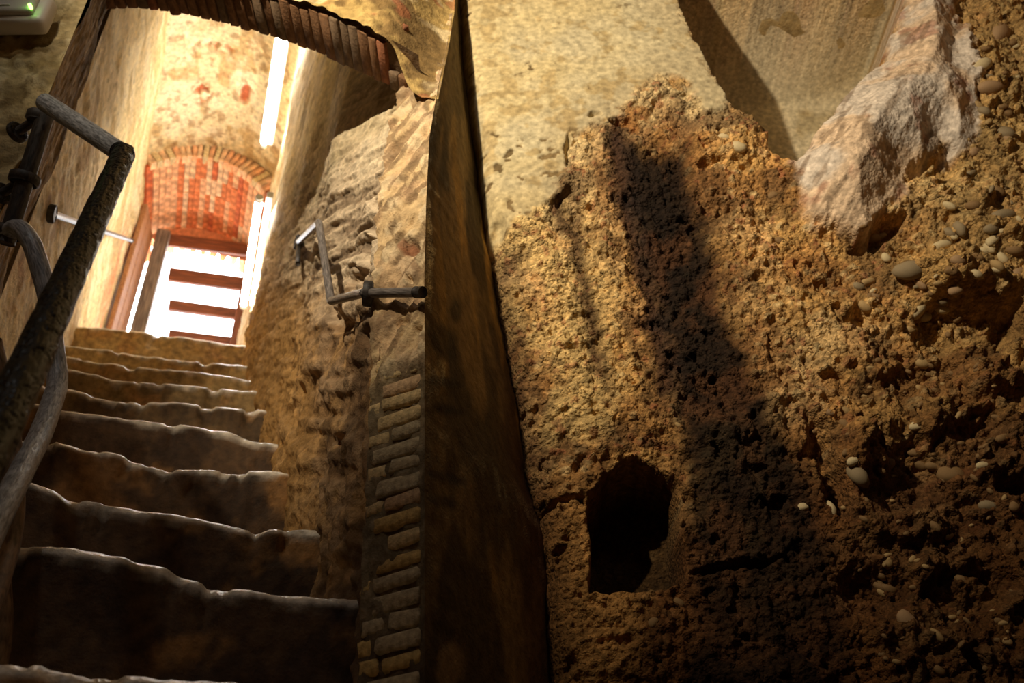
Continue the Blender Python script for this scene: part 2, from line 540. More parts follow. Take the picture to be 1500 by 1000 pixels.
SOOT = [(903, 190), (925, 200), (965, 208), (1014, 214), (1024, 262), (1042, 330), (1070, 420), (1096, 520), (1140, 620), (1210, 720), (1240, 860), (1260, 1040), (985, 1040), (1012, 930), (1008, 800), (998, 690),
        (975, 560), (955, 450), (930, 360), (908, 290), (900, 235)]

def rock_wall():
    ns = 560
    zz = np.concatenate([np.linspace(-0.9, 0.46, 45)[:-1], np.linspace(0.46, 2.82, 720), np.linspace(2.82, 3.25, 14)[1:]])
    S = np.concatenate([np.linspace(0, 0.97, ns), [0.985, 1.0]])
    s, z = np.meshgrid(S, zz)
    e = interp(z, EDGE_Z, EDGE_A) + 0.006*(fbm(z*14, z*0, 3, 4)-0.5)*2
    a = e + s*(1.80-e)
    P = D*a[..., None] + H*ROCK_B + Z*z[..., None]
    px, py = proj(P)
    # wobble so that the outlines are natural
    wx = (fbm(a*16, z*16, 50, 4)-0.5); wy = (fbm(a*16, z*16, 60, 4)-0.5)
    qx, qy = px+wx*34, py+wy*34
    rx, ry = px+wx*12, py+wy*12
    d_in = (a-e)
    sdp = poly_sd(qx, qy, PLASTER); plaster = 1-sstep(-7, 7, sdp)
    sdc = poly_sd(rx, ry, CAVITY); sdc0 = poly_sd(px, py, CAVITY)
    # clean arris on the plaster side, ragged lower down
    ragged = sstep(140, 190, py)
    sdcav = sdc0*(1-ragged) + sdc*ragged
    cav = 1-sstep(-5, 3, sdcav)
    hole = 1-sstep(-8, 6, poly_sd(rx, ry, HOLE))
    sdl = poly_sd(qx, qy, PALE); pale = (1-sstep(-6, 8, sdl))
    pale_body = 1-sstep(-70, 6, poly_sd(rx, ry, PALE))
    niche = 1-sstep(-4, 4, poly_sd(px+wx*10, py+wy*10, NICHE))
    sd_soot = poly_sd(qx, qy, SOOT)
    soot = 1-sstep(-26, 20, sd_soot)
    right = sstep(1230, 1420, px + 0.12*(py-400))
    # relief
    big = fbm(a*2.6+3, z*2.6, 11, 3)-0.5
    mid = fbm(a*9, z*9, 12, 4)-0.5
    w1, c1 = worley(a*34+wx*1.2, z*34+wy*1.2, 21)
    w2, c2 = worley(a*78+wx*3, z*78+wy*3, 22)
    w3, c3 = worley(a*17+wx, z*20+wy, 23)
    fine = fbm(a*120, z*120, 31, 3)-0.5
    grain = fbm(a*55, z*55, 32, 4)-0.5
    pits = sstep(0.60, 0.78, fbm(a*30, z*30, 44, 3))
    rough = (0.055*big + 0.045*mid + 0.020*grain + 0.008*fine
             + 0.016*(0.55-w1)*sstep(0.25, 0.7, c1) + 0.011*(0.55-w2)*c2
             - 0.016*pits*sstep(0.3, 0.6, c3))
    lump = 0.040*(0.55-w3)*sstep(0.35, 0.8, c3) + 0.075*(fbm(a*6.5, z*6.5, 71, 3)-0.5) + 0.018*(0.5-w1)*c1
    disp = rough + right*lump
    wob = sstep(-40, -5, sdp)
    smooth_d = 0.02*big + 0.010*(fbm(a*7, z*7, 80, 3)-0.5) + 0.0012*grain - 0.003*sstep(0.62, 0.74, fbm(a*34, z*34, 85, 3))*sstep(0.5, 0.65, fbm(a*6, z*6, 86, 2)) + 0.010
    disp = disp*(1-plaster) + smooth_d*plaster
    pal_d = 0.03 + 0.085*pale_body + 0.025*(fbm(a*6-z*4, z*2.5+a*2, 91, 3)-0.5) + 0.012*(fbm(a*34-z*21, z*9+a*5, 92, 4)-0.5) + 0.003*fine
    disp = disp*(1-pale) + pal_d*pale
    # cavity with a plastered back that curves round to the left arris
    back = -0.76 - 0.03*(fbm(a*3, z*3, 95, 2)-0.5) + 0.003*grain
    disp = disp*(1-cav) + back*cav
    disp = disp - 0.30*hole*(1-pale)
    # streaks and soot: hollows of their own
    st1 = np.exp(-(line_d(qx, qy, [(818, 285), (842, 350), (858, 420), (874, 500), (890, 580)])/15)**2)*sstep(620, 520, py)
    edge_l = np.exp(-(line_d(px+wx*10, py+wy*10, [(903, 196), (906, 260), (930, 350), (955, 450), (978, 560)])/20)**2)
    disp -= 0.020*np.clip(1-sstep(-30, 4, sd_soot), 0, 1)*sstep(700, 300, py) + 0.010*st1 + 0.012*np.exp(-(sd_soot/9)**2)*sstep(560, 260, py)*(px < 990)
    # niche
    nb = -0.22 + 0.012*(fbm(a*22, z*22, 97, 3)-0.5) + 0.03*sstep(905, 990, px)
    disp = disp*(1-niche) + nb*niche
    for cx, cy, ax, ay, ro, dp in [(906, 180, 15, 5, 0, .03), (826, 284, 16, 7, -55, .035), (832, 222, 4, 24, 0, .02), (876, 172, 14, 6, -15, .02), (968, 152, 18, 9, -25, .02),
                                   (1046, 242, 20, 7, -8, .03), (1262, 462, 20, 14, 0, .04), (1222, 550, 20, 9, 10, .05), (1278, 634, 34, 11, 38, .06), (1488, 712, 34, 16, -8, .08),
                                   (1218, 690, 20, 85, -22, .06), (1490, 500, 34, 60, 0, .07), (1428, 968, 26, 14, 15, .05), (1108, 640, 12, 6, 0, .03), (1350, 250, 28, 12, -25, .045),
                                   (1285, 345, 44, 14, -32, .05), (828, 730, 40, 5, -14, .03), (820, 800, 9, 8, 0, .025), (1050, 548, 6, 7, 0, .03), (1330, 372, 30, 12, 0, .03),
                                   (1420, 470, 90, 45, -8, .075), (1360, 560, 70, 38, 0, .04), (1320, 690, 70, 60, 10, .05), (1080, 828, 70, 7, -12, .035), (728, 342, 14, 26, 0, .03),
                                   (1205, 410, 9, 7, 0, .02), (1440, 620, 40, 25, 0, .04), (1290, 860, 60, 40, 0, .035), (1385, 250, 20, 34, 20, .04), (1420, 860, 70, 40, 0, .05)]:
        disp -= dp*blob(rx+wx*8, ry+wy*8, cx, cy, ax, ay, ro)
    for cx, cy, ax, ay, ro, dp in [(1405, 420, 90, 26, 10, .05), (1330, 395, 50, 20, 10, .02), (1272, 660, 40, 45, 0, .045), (1060, 210, 60, 40, 0, .03), (780, 400, 50, 90, -12, .012),
                                   (1460, 330, 60, 40, 0, .03), (1370, 590, 30, 60, 20, .03), (1450, 560, 60, 24, 0, .03), (1330, 770, 80, 26, 0, .03), (1150, 1000, 90, 40, 0, .02), (1460, 90, 70, 90, 0, .05)]:
        disp += dp*blob(rx, ry, cx, cy, ax, ay, ro)
    # the rounded left arris of the wall turns into the cleft
    disp -= 0.16*np.exp(-(d_in/0.016))*1.0 + 0.02*np.exp(-d_in/0.06)*(1-plaster)
    disp = disp*(1 - sstep(0.96, 1.0, s))
    P = P - H*disp[..., None]
    # colours: stone, plaster, soot
    t = fbm(a*5, z*5, 101, 4)
    c = np.zeros(P.shape) + lin(194, 152, 92)
    c = mix(c, lin(212, 178, 124), sstep(0.45, 0.65, t)*0.8)
    c = mix(c, lin(150, 106, 60), sstep(0.55, 0.38, fbm(a*7, z*7, 102, 4))*0.7)
    c = mix(c, lin(206, 182, 132), sstep(0.62, 0.85, c1)*sstep(0.5, 0.2, w1)*0.6)
    c = mix(c, lin(186, 126, 70), sstep(0.50, 0.72, fbm(a*10+7, z*8, 112, 4))*0.3)
    c = mix(c, lin(204, 182, 136), sstep(75, 10, sdp)*sstep(0.36, 0.52, fbm(a*14, z*14, 114, 4))*0.75)
    c = mix(c, lin(104, 78, 50), sstep(0.54, 0.66, fbm(a*13+3, z*9, 115, 4))*0.7)
    c = mix(c, lin(210, 178, 118), sstep(0.54, 0.66, fbm(a*8+1, z*4, 113, 4))*blob(qx, qy, 800, 440, 110, 300, -12)*0.8)
    c = mix(c, lin(84, 60, 38), sstep(0.1, 0.0, c1)*0.5)
    c = mix(c, lin(160, 96, 66), sstep(0.90, 0.95, c2)*0.5)
    c = mix(c, lin(176, 148, 96), right*sstep(700, 300, py)*0.55)
    # lamp's falloff to the lower right, painted in as darker brown
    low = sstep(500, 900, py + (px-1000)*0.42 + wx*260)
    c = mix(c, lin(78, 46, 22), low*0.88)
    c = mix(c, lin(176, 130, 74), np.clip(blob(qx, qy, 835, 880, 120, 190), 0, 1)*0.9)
    c = mix(c, lin(62, 34, 18), np.exp(-(np.maximum(d_in-0.01, 0)/0.065)**2)*sstep(300, 420, py)*0.8)  # pillar's shade along the left edge, painted into the colour
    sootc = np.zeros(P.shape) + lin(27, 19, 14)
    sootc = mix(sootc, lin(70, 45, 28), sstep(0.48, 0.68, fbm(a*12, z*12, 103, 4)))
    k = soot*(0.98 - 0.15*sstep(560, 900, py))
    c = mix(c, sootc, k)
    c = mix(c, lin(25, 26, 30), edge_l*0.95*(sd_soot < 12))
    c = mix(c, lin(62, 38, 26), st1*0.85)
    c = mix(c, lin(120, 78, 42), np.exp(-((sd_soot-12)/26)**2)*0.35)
    pc = np.zeros(P.shape) + lin(190, 177, 143)
    pc = mix(pc, lin(198, 178, 130), sstep(0.45, 0.7, fbm(a*4, z*4, 104, 3))*0.7)
    pc = mix(pc, lin(168, 146, 102), sstep(0.56, 0.70, fbm(a*18, z*18, 105, 4))*0.8)
    pc = mix(pc, lin(110, 92, 62), sstep(0.64, 0.72, fbm(a*34, z*34, 85, 3))*sstep(0.5, 0.62, fbm(a*6, z*6, 86, 2)))
    pc = mix(pc, lin(150, 124, 84), sstep(30, -30, -sdp-40)*0.25)
    c = mix(c, pc, np.clip(plaster + cav*(1-niche), 0, 1))
    c = mix(c, lin(216, 204, 174), cav*0.7*sstep(0.35, 0.5, fbm(a*6, z*6, 116, 4)))  # cavity back painted paler, standing in for light on it
    wc = np.zeros(P.shape) + lin(206, 192, 176)
    wc = mix(wc, lin(214, 184, 150), sstep(0.45, 0.65, fbm(a*9, z*9, 106, 4))*0.8)
    wc = mix(wc, lin(166, 112, 90), sstep(0.64, 0.74, fbm(a*13+4, z*10, 107, 4))*0.6)
    wc = mix(wc, lin(120, 98, 76), sstep(0.60, 0.70, fbm(a*34-z*21, z*8+a*5, 108, 4))*0.6)
    c = mix(c, wc, pale*(1-cav))
    c = mix(c, lin(58, 40, 22), np.clip(hole*(1-pale), 0, 1)*0.8)
    c = mix(c, lin(58, 42, 22), niche*0.9)  # hole and niche darkened in colour, as the shade inside them
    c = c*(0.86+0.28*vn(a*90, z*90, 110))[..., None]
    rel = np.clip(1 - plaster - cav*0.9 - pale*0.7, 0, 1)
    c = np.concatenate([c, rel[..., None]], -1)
    return P, c, a, z, px, py
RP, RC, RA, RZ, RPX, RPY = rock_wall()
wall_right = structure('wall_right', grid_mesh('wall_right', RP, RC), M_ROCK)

# ---- the narrow dark return between the brick corner and the rock
CORNER_A0 = 0.28*D[0] + 1.35*D[1]
CORNER_B0 = 0.28*H[0] + 1.35*H[1]
# the arris of the brick corner: upright below, leaning back into the wall near the top
_CB = [(620, 1200, 1.42), (622, 1000, 1.42), (622, 700, 1.425), (622, 520, 1.44), (622, 400, 1.46), (624, 300, 1.50), (629, 200, 1.56), (641, 130, 1.61), (654, 70, 1.67), (664, 10, 1.73), (667, -80, 1.78)]
_cc = sorted([(onB(x, y, B) + (B,)) for x, y, B in _CB], key=lambda t: t[1])
_CZ, _CA, _CBB = [t[1] for t in _cc], [t[0] for t in _cc], [t[2] for t in _cc]
def corner_xy(z):
    z = np.asarray(z, float)
    return interp(z, _CZ, _CA), interp(z, _CZ, _CBB)

def strip_wall():
    zz = np.linspace(-0.9, 3.2, 420)
    ss = np.linspace(0, 1, 90)
    s, z = np.meshgrid(ss, zz)
    ca, cb = corner_xy(z)
    ea = interp(z, EDGE_Z, EDGE_A) + 0.03
    eb = 1.93
    a = ca + (ea-ca)*s
    b = cb + (eb-cb)*s
    nA, nB = (eb-cb), -(ea-ca)
    ln = np.hypot(nA, nB); nA, nB = nA/ln, nB/ln
    d = 0.018*(fbm(s*2, z*3, 201, 3)-0.5) + 0.006*(fbm(s*12, z*12, 202, 4)-0.5) + 0.004*(fbm(s*3, z*40, 203, 2)-0.5)*sstep(0.5, 0.1, s)
    d = d*sstep(0, 0.05, s)
    a, b = a + nA*d, b + nB*d
    P = D*a[..., None] + H*b[..., None] + Z*z[..., None]
    t = fbm(s*3+1, z*2.2, 204, 4)
    c = np.zeros(P.shape) + lin(156, 130, 84)
    c = mix(c, lin(196, 156, 84), sstep(0.52, 0.66, fbm(s*7, z*2.4, 205, 4))*0.85)
    c = mix(c, lin(70, 60, 42), sstep(0.5, 0.36, t)*0.8)
    px, py = proj(P)
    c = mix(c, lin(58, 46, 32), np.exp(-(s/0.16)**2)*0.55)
    for cx, cy, w, h, ro in [(650, 500, 22, 34, -30), (650, 560, 30, 9, 10), (655, 700, 34, 9, 14), (650, 735, 26, 10, 14), (655, 600, 30, 8, 10), (668, 455, 10, 20, 0)]:
        c = mix(c, lin(52, 48, 38), blob(px, py, cx, cy, w, h, ro)*0.7)
    c = mix(c, lin(176, 146, 104), blob(px+9*fbm(s*20, z*20, 9, 3), py, 665, 975, 24, 40, 8)*0.6)
    c = mix(c, lin(92, 52, 26), sstep(0.55, 0.9, s)*sstep(1.6, 0.9, z)*0.6)
    c = mix(c, lin(140, 120, 80), sstep(1.75, 2.0, z)*0.6)
    return grid_mesh('wall_return', P, c)
structure('wall_return', strip_wall(), M_WALL)

# ---- splayed brick jamb (quoin) between the arris and the stair wall
QDIR = np.array([-0.69, 0.72, 0.0]); QDIR /= np.linalg.norm(QDIR)
def q_end(z):
    return 0.122 + 0.010*sstep(1.0, 1.9, z)
def corner_pt(z):
    a, b = corner_xy(z)
    return D*a[..., None] + H*b[..., None] + Z*np.asarray(z)[..., None]

def quoin_wall():
    zz = np.linspace(-0.9, 3.2, 700)
    ss = np.linspace(0, 1, 60)
    s, z = np.meshgrid(ss, zz)
    P = corner_pt(z) + QDIR*(s*q_end(z))[..., None]
    # upper part bends back with the arris: keep the far side on the stair wall
    n = np.array([-0.72, -0.69, 0.0])
    up = sstep(0.98, 1.08, z)
    t = fbm(s*3, z*22, 301, 4)
    d = 0.012*(t-0.5) + 0.008*(fbm(s*10, z*60, 302, 3)-0.5) + up*(0.030*(fbm(s*2+z*2.0, z*24+s*4, 303, 4)-0.5)+0.012*(fbm(s*4, z*60+s*9, 309, 3)-0.5)) - (1-up)*0.004
    d = d*sstep(0, 0.06, s)*(1) - (1-up)*0.002
    px, py = proj(P)
    for cx, cy, ax, ay, ro, dp in [(601, 361, 11, 12, 0, .016), (598, 407, 5, 6, 0, .018), (586, 470, 12, 8, -20, .012), (612, 480, 6, 5, 0, .012)]:
        d -= dp*blob(px, py, cx, cy, ax, ay, ro)
    P = P + n*d[..., None]
    c = np.zeros(P.shape) + lin(196, 168, 126)
    c = mix(c, lin(206, 184, 148), sstep(0.45, 0.62, t)*0.8)
    c = mix(c, lin(128, 104, 74), sstep(0.56, 0.68, fbm(s*6, z*30, 305, 4))*0.8)
    c = mix(c, lin(196, 158, 124), sstep(0.5, 0.6, fbm(s*3, z*14, 306, 3))*0.35)
    c = mix(c, lin(116, 92, 66), sstep(0.52, 0.62, fbm(s*2+z, z*34+s*5, 307, 4))*0.7)
    c = mix(c, lin(96, 84, 62), (1-up)*0.75)
    c = mix(c, lin(130, 78, 50), blob(px+8*(t-.5)*4, py, 599, 363, 12, 13)*0.75)
    c = mix(c, lin(70, 52, 36), sstep(0.62, 0.5, z)*0.7)
    return grid_mesh('wall_jamb', P, c)
wall_jamb = structure('wall_jamb', quoin_wall(), M_WALL)

# individual bricks of the quoin
def quoin_bricks():
    z = 0.405
    k = 0
    rr = random.Random(4)
    fade = 0
    while z < 1.08:
        h = rr.uniform(0.026, 0.032)
        L = rr.uniform(0.062, 0.098) if k % 2 else rr.uniform(0.085, 0.112)
        for part in range(2):
            if part == 0:
                s0, s1 = 0.012, L
            else:
                s0, s1 = L+0.007, min(0.125, L+0.007+rr.uniform(0.03, 0.055))
                if s1-s0 < 0.02 or rr.random() < 0.25:
                    continue
            ln = s1-s0
            me = box_mesh('brick', (ln, 0.05, h*rr.uniform(0.86, 1.0)), 0.0026, 0.004, k*7+part, cuts=0, segs=1)
            me.polygons.foreach_set('use_smooth', [True]*len(me.polygons))
            me.materials.append(M_BRICK[rr.choice([0, 0, 1, 2, 3] if z > 0.6 else [1, 1, 3])])
            o = bpy.data.objects.new('brick', me); COL.objects.link(o); o.parent = wall_jamb
            c = corner_pt(np.array([z]))[0] + QDIR*(s0+ln/2)
            n = np.array([-0.72, -0.69, 0.0])
            c = c - n*(0.0245 + rr.uniform(0, 0.004) + 0.003*part)
            tilt = rr.uniform(-0.05, 0.05)
            xv = QDIR + Z*tilt
            frame_obj(o, xv, n - Z*0.0, np.cross(xv, n), c)
        z += h + rr.uniform(0.003, 0.006)
        k += 1
quoin_bricks()

# ---- right stair wall
def stair_wall_right():
    Y = np.concatenate([np.linspace(1.395, 2.6, 300), np.linspace(2.6, 3.655, 170)[1:], [3.67, 3.70]])
    zz = np.concatenate([np.linspace(-0.9, 0.3, 20)[:-1], np.linspace(0.3, 2.9, 520), np.linspace(2.9, 5.0, 190)[1:]])
    y, z = np.meshgrid(Y, zz)
    cp = corner_pt(z[:, :1].repeat(2, 1))[:, :1]
    y0 = cp[..., 1] + 0.082
    y = y0 + (y-1.395)*(3.70-y0)/(3.70-1.395)
    xe = cp[..., 0] - 0.078
    x = XW(y) + (xe - XW(y0+0.05))*(1-sstep(0.0, 0.45, y-y0))
    x = x + 0.02*(1-sstep(0.0, 0.03, y-y0))
    P = np.stack([x, y, z], -1)
    px, py = proj(P)
    plaster = sstep(340, 130, py + 0.9*(px-470) + 70*(fbm(y*5, z*5, 400, 3)-0.5)*2)   # smooth cream plaster high up
    strata = fbm(y*5 + z*2.0, z*30 - y*18, 401, 4)
    st2 = fbm(y*9 + z*4, z*62 - y*36, 402, 3)
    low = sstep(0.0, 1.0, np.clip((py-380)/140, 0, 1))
    w1, c1 = worley(y*26, z*26, 403)
    d = 0.035*(fbm(y*3, z*3, 404, 3)-0.5)
    d += (1-plaster)*((1-low)*(0.034*(strata-0.5) + 0.015*(st2-0.5)) + low*(0.030*(fbm(y*14, z*14, 405, 4)-0.5) + 0.012*(0.5-w1)*c1 + 0.02*(strata-0.5)))
    d += plaster*0.004*(fbm(y*30, z*30, 406, 3)-0.5)
    d += 0.006*(fbm(y*50, z*50, 407, 3)-0.5)*(1-0.7*plaster)
    wx = 14*(fbm(y*20, z*20, 410, 3)-0.5)
    for cx, cy, ax, ay, ro, dp in [(545, 325, 5, 36, 7, .05), (537, 372, 12, 28, 8, .09), (522, 408, 9, 18, 20, .04), (500, 470, 14, 22, -20, .03), (545, 490, 12, 18, 10, .03),
                                   (498, 645, 12, 9, 0, .03), (450, 600, 30, 60, 10, .02), (556, 560, 8, 14, 0, .025)]:
        d -= dp*blob(px+wx, py+wx, cx, cy, ax, ay, ro)
    d *= sstep(0.0, 0.05, y-y0)
    x2 = x - d
    x2 = np.where(y > 3.66, x2 + (y-3.66)*1.0, x2)
    P = np.stack([x2, y, z], -1)
    c = np.zeros(P.shape) + lin(178, 158, 132)
    c = mix(c, lin(204, 184, 156), sstep(0.48, 0.62, strata)*0.8)
    c = mix(c, lin(104, 84, 64), sstep(0.46, 0.34, strata)*0.7)
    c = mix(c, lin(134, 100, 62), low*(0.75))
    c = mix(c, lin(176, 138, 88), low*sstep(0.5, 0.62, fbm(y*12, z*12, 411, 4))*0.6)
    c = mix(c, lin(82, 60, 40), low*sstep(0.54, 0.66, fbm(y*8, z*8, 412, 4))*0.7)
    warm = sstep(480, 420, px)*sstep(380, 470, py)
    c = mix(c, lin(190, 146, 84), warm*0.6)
    pc = np.zeros(P.shape) + lin(224, 210, 176)
    pc = mix(pc, lin(150, 130, 96), sstep(0.54, 0.66, fbm(y*9, z*9, 413, 4))*0.8)
    pc = mix(pc, lin(200, 180, 134), sstep(0.5, 0.6, fbm(y*4, z*4, 414, 3))*0.6)
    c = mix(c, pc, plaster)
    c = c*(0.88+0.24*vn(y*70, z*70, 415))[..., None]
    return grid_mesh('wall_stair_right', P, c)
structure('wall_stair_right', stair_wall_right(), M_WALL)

def wall_top_right():
    y, z = np.meshgrid(np.linspace(3.68, 5.36, 150), np.linspace(2.4, 5.0, 230))
    x = interp(y, [3.68, 3.85, 5.36], [-0.03, -0.045, -0.16])
    d = 0.02*(fbm(y*4, z*4, 421, 3)-0.5) + 0.022*(fbm(y*16, z*16, 422, 4)-0.5)
    P = np.stack([x-d, y, z], -1)
    c = np.zeros(P.shape) + lin(214, 192, 146)
    c = mix(c, lin(186, 146, 92), sstep(0.5, 0.64, fbm(y*10, z*10, 423, 4))*0.8)
    return grid_mesh('wall_landing_right', P, c)
structure('wall_landing_right', wall_top_right(), M_WALL)

# ---- left stair wall beyond the arch, lit by the tubes
def stair_wall_left():
    y, z = np.meshgrid(np.linspace(2.05, 5.36, 420), np.linspace(-0.3, 4.85, 520))
    x = XL(y)
    str1 = fbm(y*4.5, z*20, 431, 4)
    str2 = fbm(y*5+z, z*52, 432, 3)
    d = 0.035*(fbm(y*2.6, z*2.6, 433, 3)-0.5) + 0.014*(str1-0.5) + 0.004*(str2-0.5) + 0.010*(fbm(y*20, z*20, 434, 3)-0.5)
    P = np.stack([x+d, y, z], -1)
    c = np.zeros(P.shape) + lin(222, 200, 150)
    c = mix(c, lin(236, 220, 180), sstep(0.5, 0.62, fbm(y*3, z*9, 437, 4))*0.7)
    c = mix(c, lin(186, 156, 100), sstep(0.48, 0.36, fbm(y*4+2, z*11, 438, 4))*0.6)
    c = mix(c, lin(150, 104, 56), sstep(0.56, 0.68, fbm(y*7, z*7, 435, 4))*0.6*sstep(3.2, 2.2, z))
    c = mix(c, lin(214, 130, 84), sstep(4.35, 4.75, y)*sstep(0.48, 0.6, fbm(y*9, z*3, 436, 3))*0.7)
    return grid_mesh('wall_stair_left', P, c)
structure('wall_stair_left', stair_wall_left(), M_WALL)

# ---- left jamb of the arch (in its own shade) and the front wall left of it
LJ_A, LJ_B = -1.060, 1.485
LJ0 = ab(LJ_A, LJ_B, 0)            # front arris of the left jamb
LJ1 = np.array([-0.610, 2.10, 0])  # back arris
def left_jamb():
    s, z = np.meshgrid(np.linspace(0, 1.0, 120), np.linspace(-0.9, 3.2, 520))
    base = LJ0 + (LJ1-LJ0)*s[..., None] + Z*z[..., None]
    dv = (LJ1-LJ0); n = np.array([dv[1], -dv[0], 0]); n /= np.linalg.norm(n)
    g = fbm(s*4 + z*1.0, z*5+s*3, 441, 4)
    d = 0.03*(fbm(s*2, z*3, 442, 3)-0.5) + 0.016*(fbm(s*10, z*7, 443, 4)-0.5) + 0.006*(fbm(s*40, z*40, 444, 2)-0.5)
    # the back arris is ragged
    shift = 0.10*(fbm(z*7, z*0, 445, 4)-0.5)*sstep(0.6, 1, s)
    P = base + n*d[..., None] + (LJ1-LJ0)*shift[..., None]
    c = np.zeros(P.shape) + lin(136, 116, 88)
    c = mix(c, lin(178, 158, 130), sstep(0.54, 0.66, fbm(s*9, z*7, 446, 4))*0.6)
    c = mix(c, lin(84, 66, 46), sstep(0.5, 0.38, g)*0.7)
    me1 = grid_mesh('wall_arch_left', P, c)
    # return of the back arris to the far wall
    return me1
structure('wall_arch_left', left_jamb(), M_WALL)
def left_back_return():
    s, z = np.meshgrid(np.linspace(0, 1, 12), np.linspace(-0.9, 3.2, 200))
    P = LJ1 + np.array([-0.12, 0.03, 0])*s[..., None] + Z*z[..., None]
    c = np.zeros(P.shape) + lin(140, 118, 86)
    return grid_mesh('wall_arch_return', P, c)
structure('wall_arch_return', left_back_return(), M_WALL)

def front_wall_left():
    a, z = np.meshgrid(np.linspace(-2.0, LJ_A, 300), np.linspace(-0.9, 3.2, 620))
    sdj = (LJ_A - a)
    w1, c1 = worley(a*30, z*30, 451)
    big = sstep(0.95, 1.6, z)
    d = 0.03*(fbm(a*4, z*4, 452, 3)-0.5) + (0.034*(fbm(a*20, z*26, 453, 4)-0.5) + 0.012*(0.5-w1)*c1)*(0.35+0.65*sstep(1.55, 1.75, z+0.2*(fbm(a*8, z*8, 455, 2)-0.5))) + 0.006*(fbm(a*60, z*60, 454, 2)-0.5)
    d = d*sstep(0, 0.02, sdj) - 0.0
    P = D*a[..., None] + H*(LJ_B-d)[..., None] + Z*z[..., None]
    c = np.zeros(P.shape) + lin(192, 172, 126)
    c = mix(c, lin(220, 204, 162), sstep(0.5, 0.64, fbm(a*20, z*26, 453, 4))*0.8)
    c = mix(c, lin(120, 98, 56), sstep(0.5, 0.36, fbm(a*9, z*9, 456, 4))*0.7)
    return grid_mesh('wall_left', P, c)
structure('wall_left', front_wall_left(), M_WALL)

# ---- near arch: curve in (a, z) on the plane b = ARCH_B1
ARCH_B0, ARCH_B1 = 1.58, 1.71
ARCH_PX = [(60, 22), (110, 12), (150, 12), (200, 15), (240, 18), (285, 25), (330, 35), (380, 47), (430, 64), (465, 78), (500, 94), (550, 116), (592, 136), (625, 160)]
_ap = [onB(x, y, ARCH_B1) for x, y in ARCH_PX]
ARA, ARZ = np.array([p[0] for p in _ap]), np.array([p[1] for p in _ap])
# smooth the curve a little
_co = np.polyfit(ARA, ARZ, 4)
def arch_z(a):
    a = np.clip(a, ARA[0], ARA[-1])
    return np.polyval(_co, a)
def arch_slope(a):
    return (arch_z(a+0.01)-arch_z(a-0.01))/0.02

def front_wall_top():
    aa = np.linspace(0, 1, 330)
    vv = np.linspace(0, 1, 200)
    u, v = np.meshgrid(aa, vv)
    a = LJ_A-0.03 + u*(corner_xy(2.0+0*u)[0]+0.004-LJ_A+0.03)
    a = a + (corner_xy(2.0+v*1.2)[0]-corner_xy(2.0+0*v)[0])*sstep(0.6, 1.0, u)
    lo = arch_z(a) - 0.035 + 0.033*sstep(-0.85, -0.65, a) - 0.09*sstep(ARA[-2]-0.02, ARA[-2]+0.04, a) + 0.016*(fbm(a*24, a*0, 460, 3)-0.5)
    z = lo + v*(3.2-lo)
    w1, c1 = worley(a*24, z*24, 461)
    d = 0.05*(fbm(a*6, z*6, 462, 4)-0.5) + 0.022*(0.5-w1)*c1 + 0.014*(fbm(a*40, z*40, 463, 3)-0.5) + 0.02
    b = ARCH_B0 - d
    # blend towards the jamb arris on the right
    ca, cb = corner_xy(z)
    t = sstep(-0.16, 0.0, a-ca)
    b = (b + 0.16*sstep(2.0, 2.6, z)*0)*(1-t) + (cb + 0.004 - 0.15*d)*t
    P = D*a[..., None] + H*b[..., None] + Z*z[..., None]
    c = np.zeros(P.shape) + lin(176, 148, 92)
    c = mix(c, lin(214, 194, 152), sstep(0.54, 0.64, fbm(a*16, z*16, 464, 4))*0.8)
    c = mix(c, lin(102, 78, 46), sstep(0.5, 0.38, fbm(a*10, z*10, 465, 4))*0.8)
    c = mix(c, lin(150, 84, 56), sstep(0.66, 0.74, fbm(a*14+3, z*14, 466, 3))*0.6)
    return grid_mesh('wall_front', P, c)
wall_front = structure('wall_front', front_wall_top(), M_WALL)

# soffit mortar behind the voussoirs, and the stairway side above the arch
def arch_core():
    a, b = np.meshgrid(np.linspace(ARA[0]-0.1, ARA[-1]-0.01, 160), np.linspace(ARCH_B0-0.02, ARCH_B1, 14))
    z = arch_z(a) + 0.016 + 0.01*(fbm(a*30, b*30, 471, 3)-0.5)
    P = D*a[..., None] + H*b[..., None] + Z*z[..., None]
    a2, v = np.meshgrid(np.linspace(ARA[0]-0.1, ARA[-1]-0.01, 160), np.linspace(0, 1, 20))
    z2 = arch_z(a2)+0.016 + v*(4.9-arch_z(a2)-0.016)
    P2 = D*a2[..., None] + H*ARCH_B1 + Z*z2[..., None]
    return np.concatenate([P, P2], 0)
_pc = arch_core()
structure('trim_arch', grid_mesh('trim_arch', _pc, np.zeros(_pc.shape)+lin(104, 82, 58)), M_WALL)

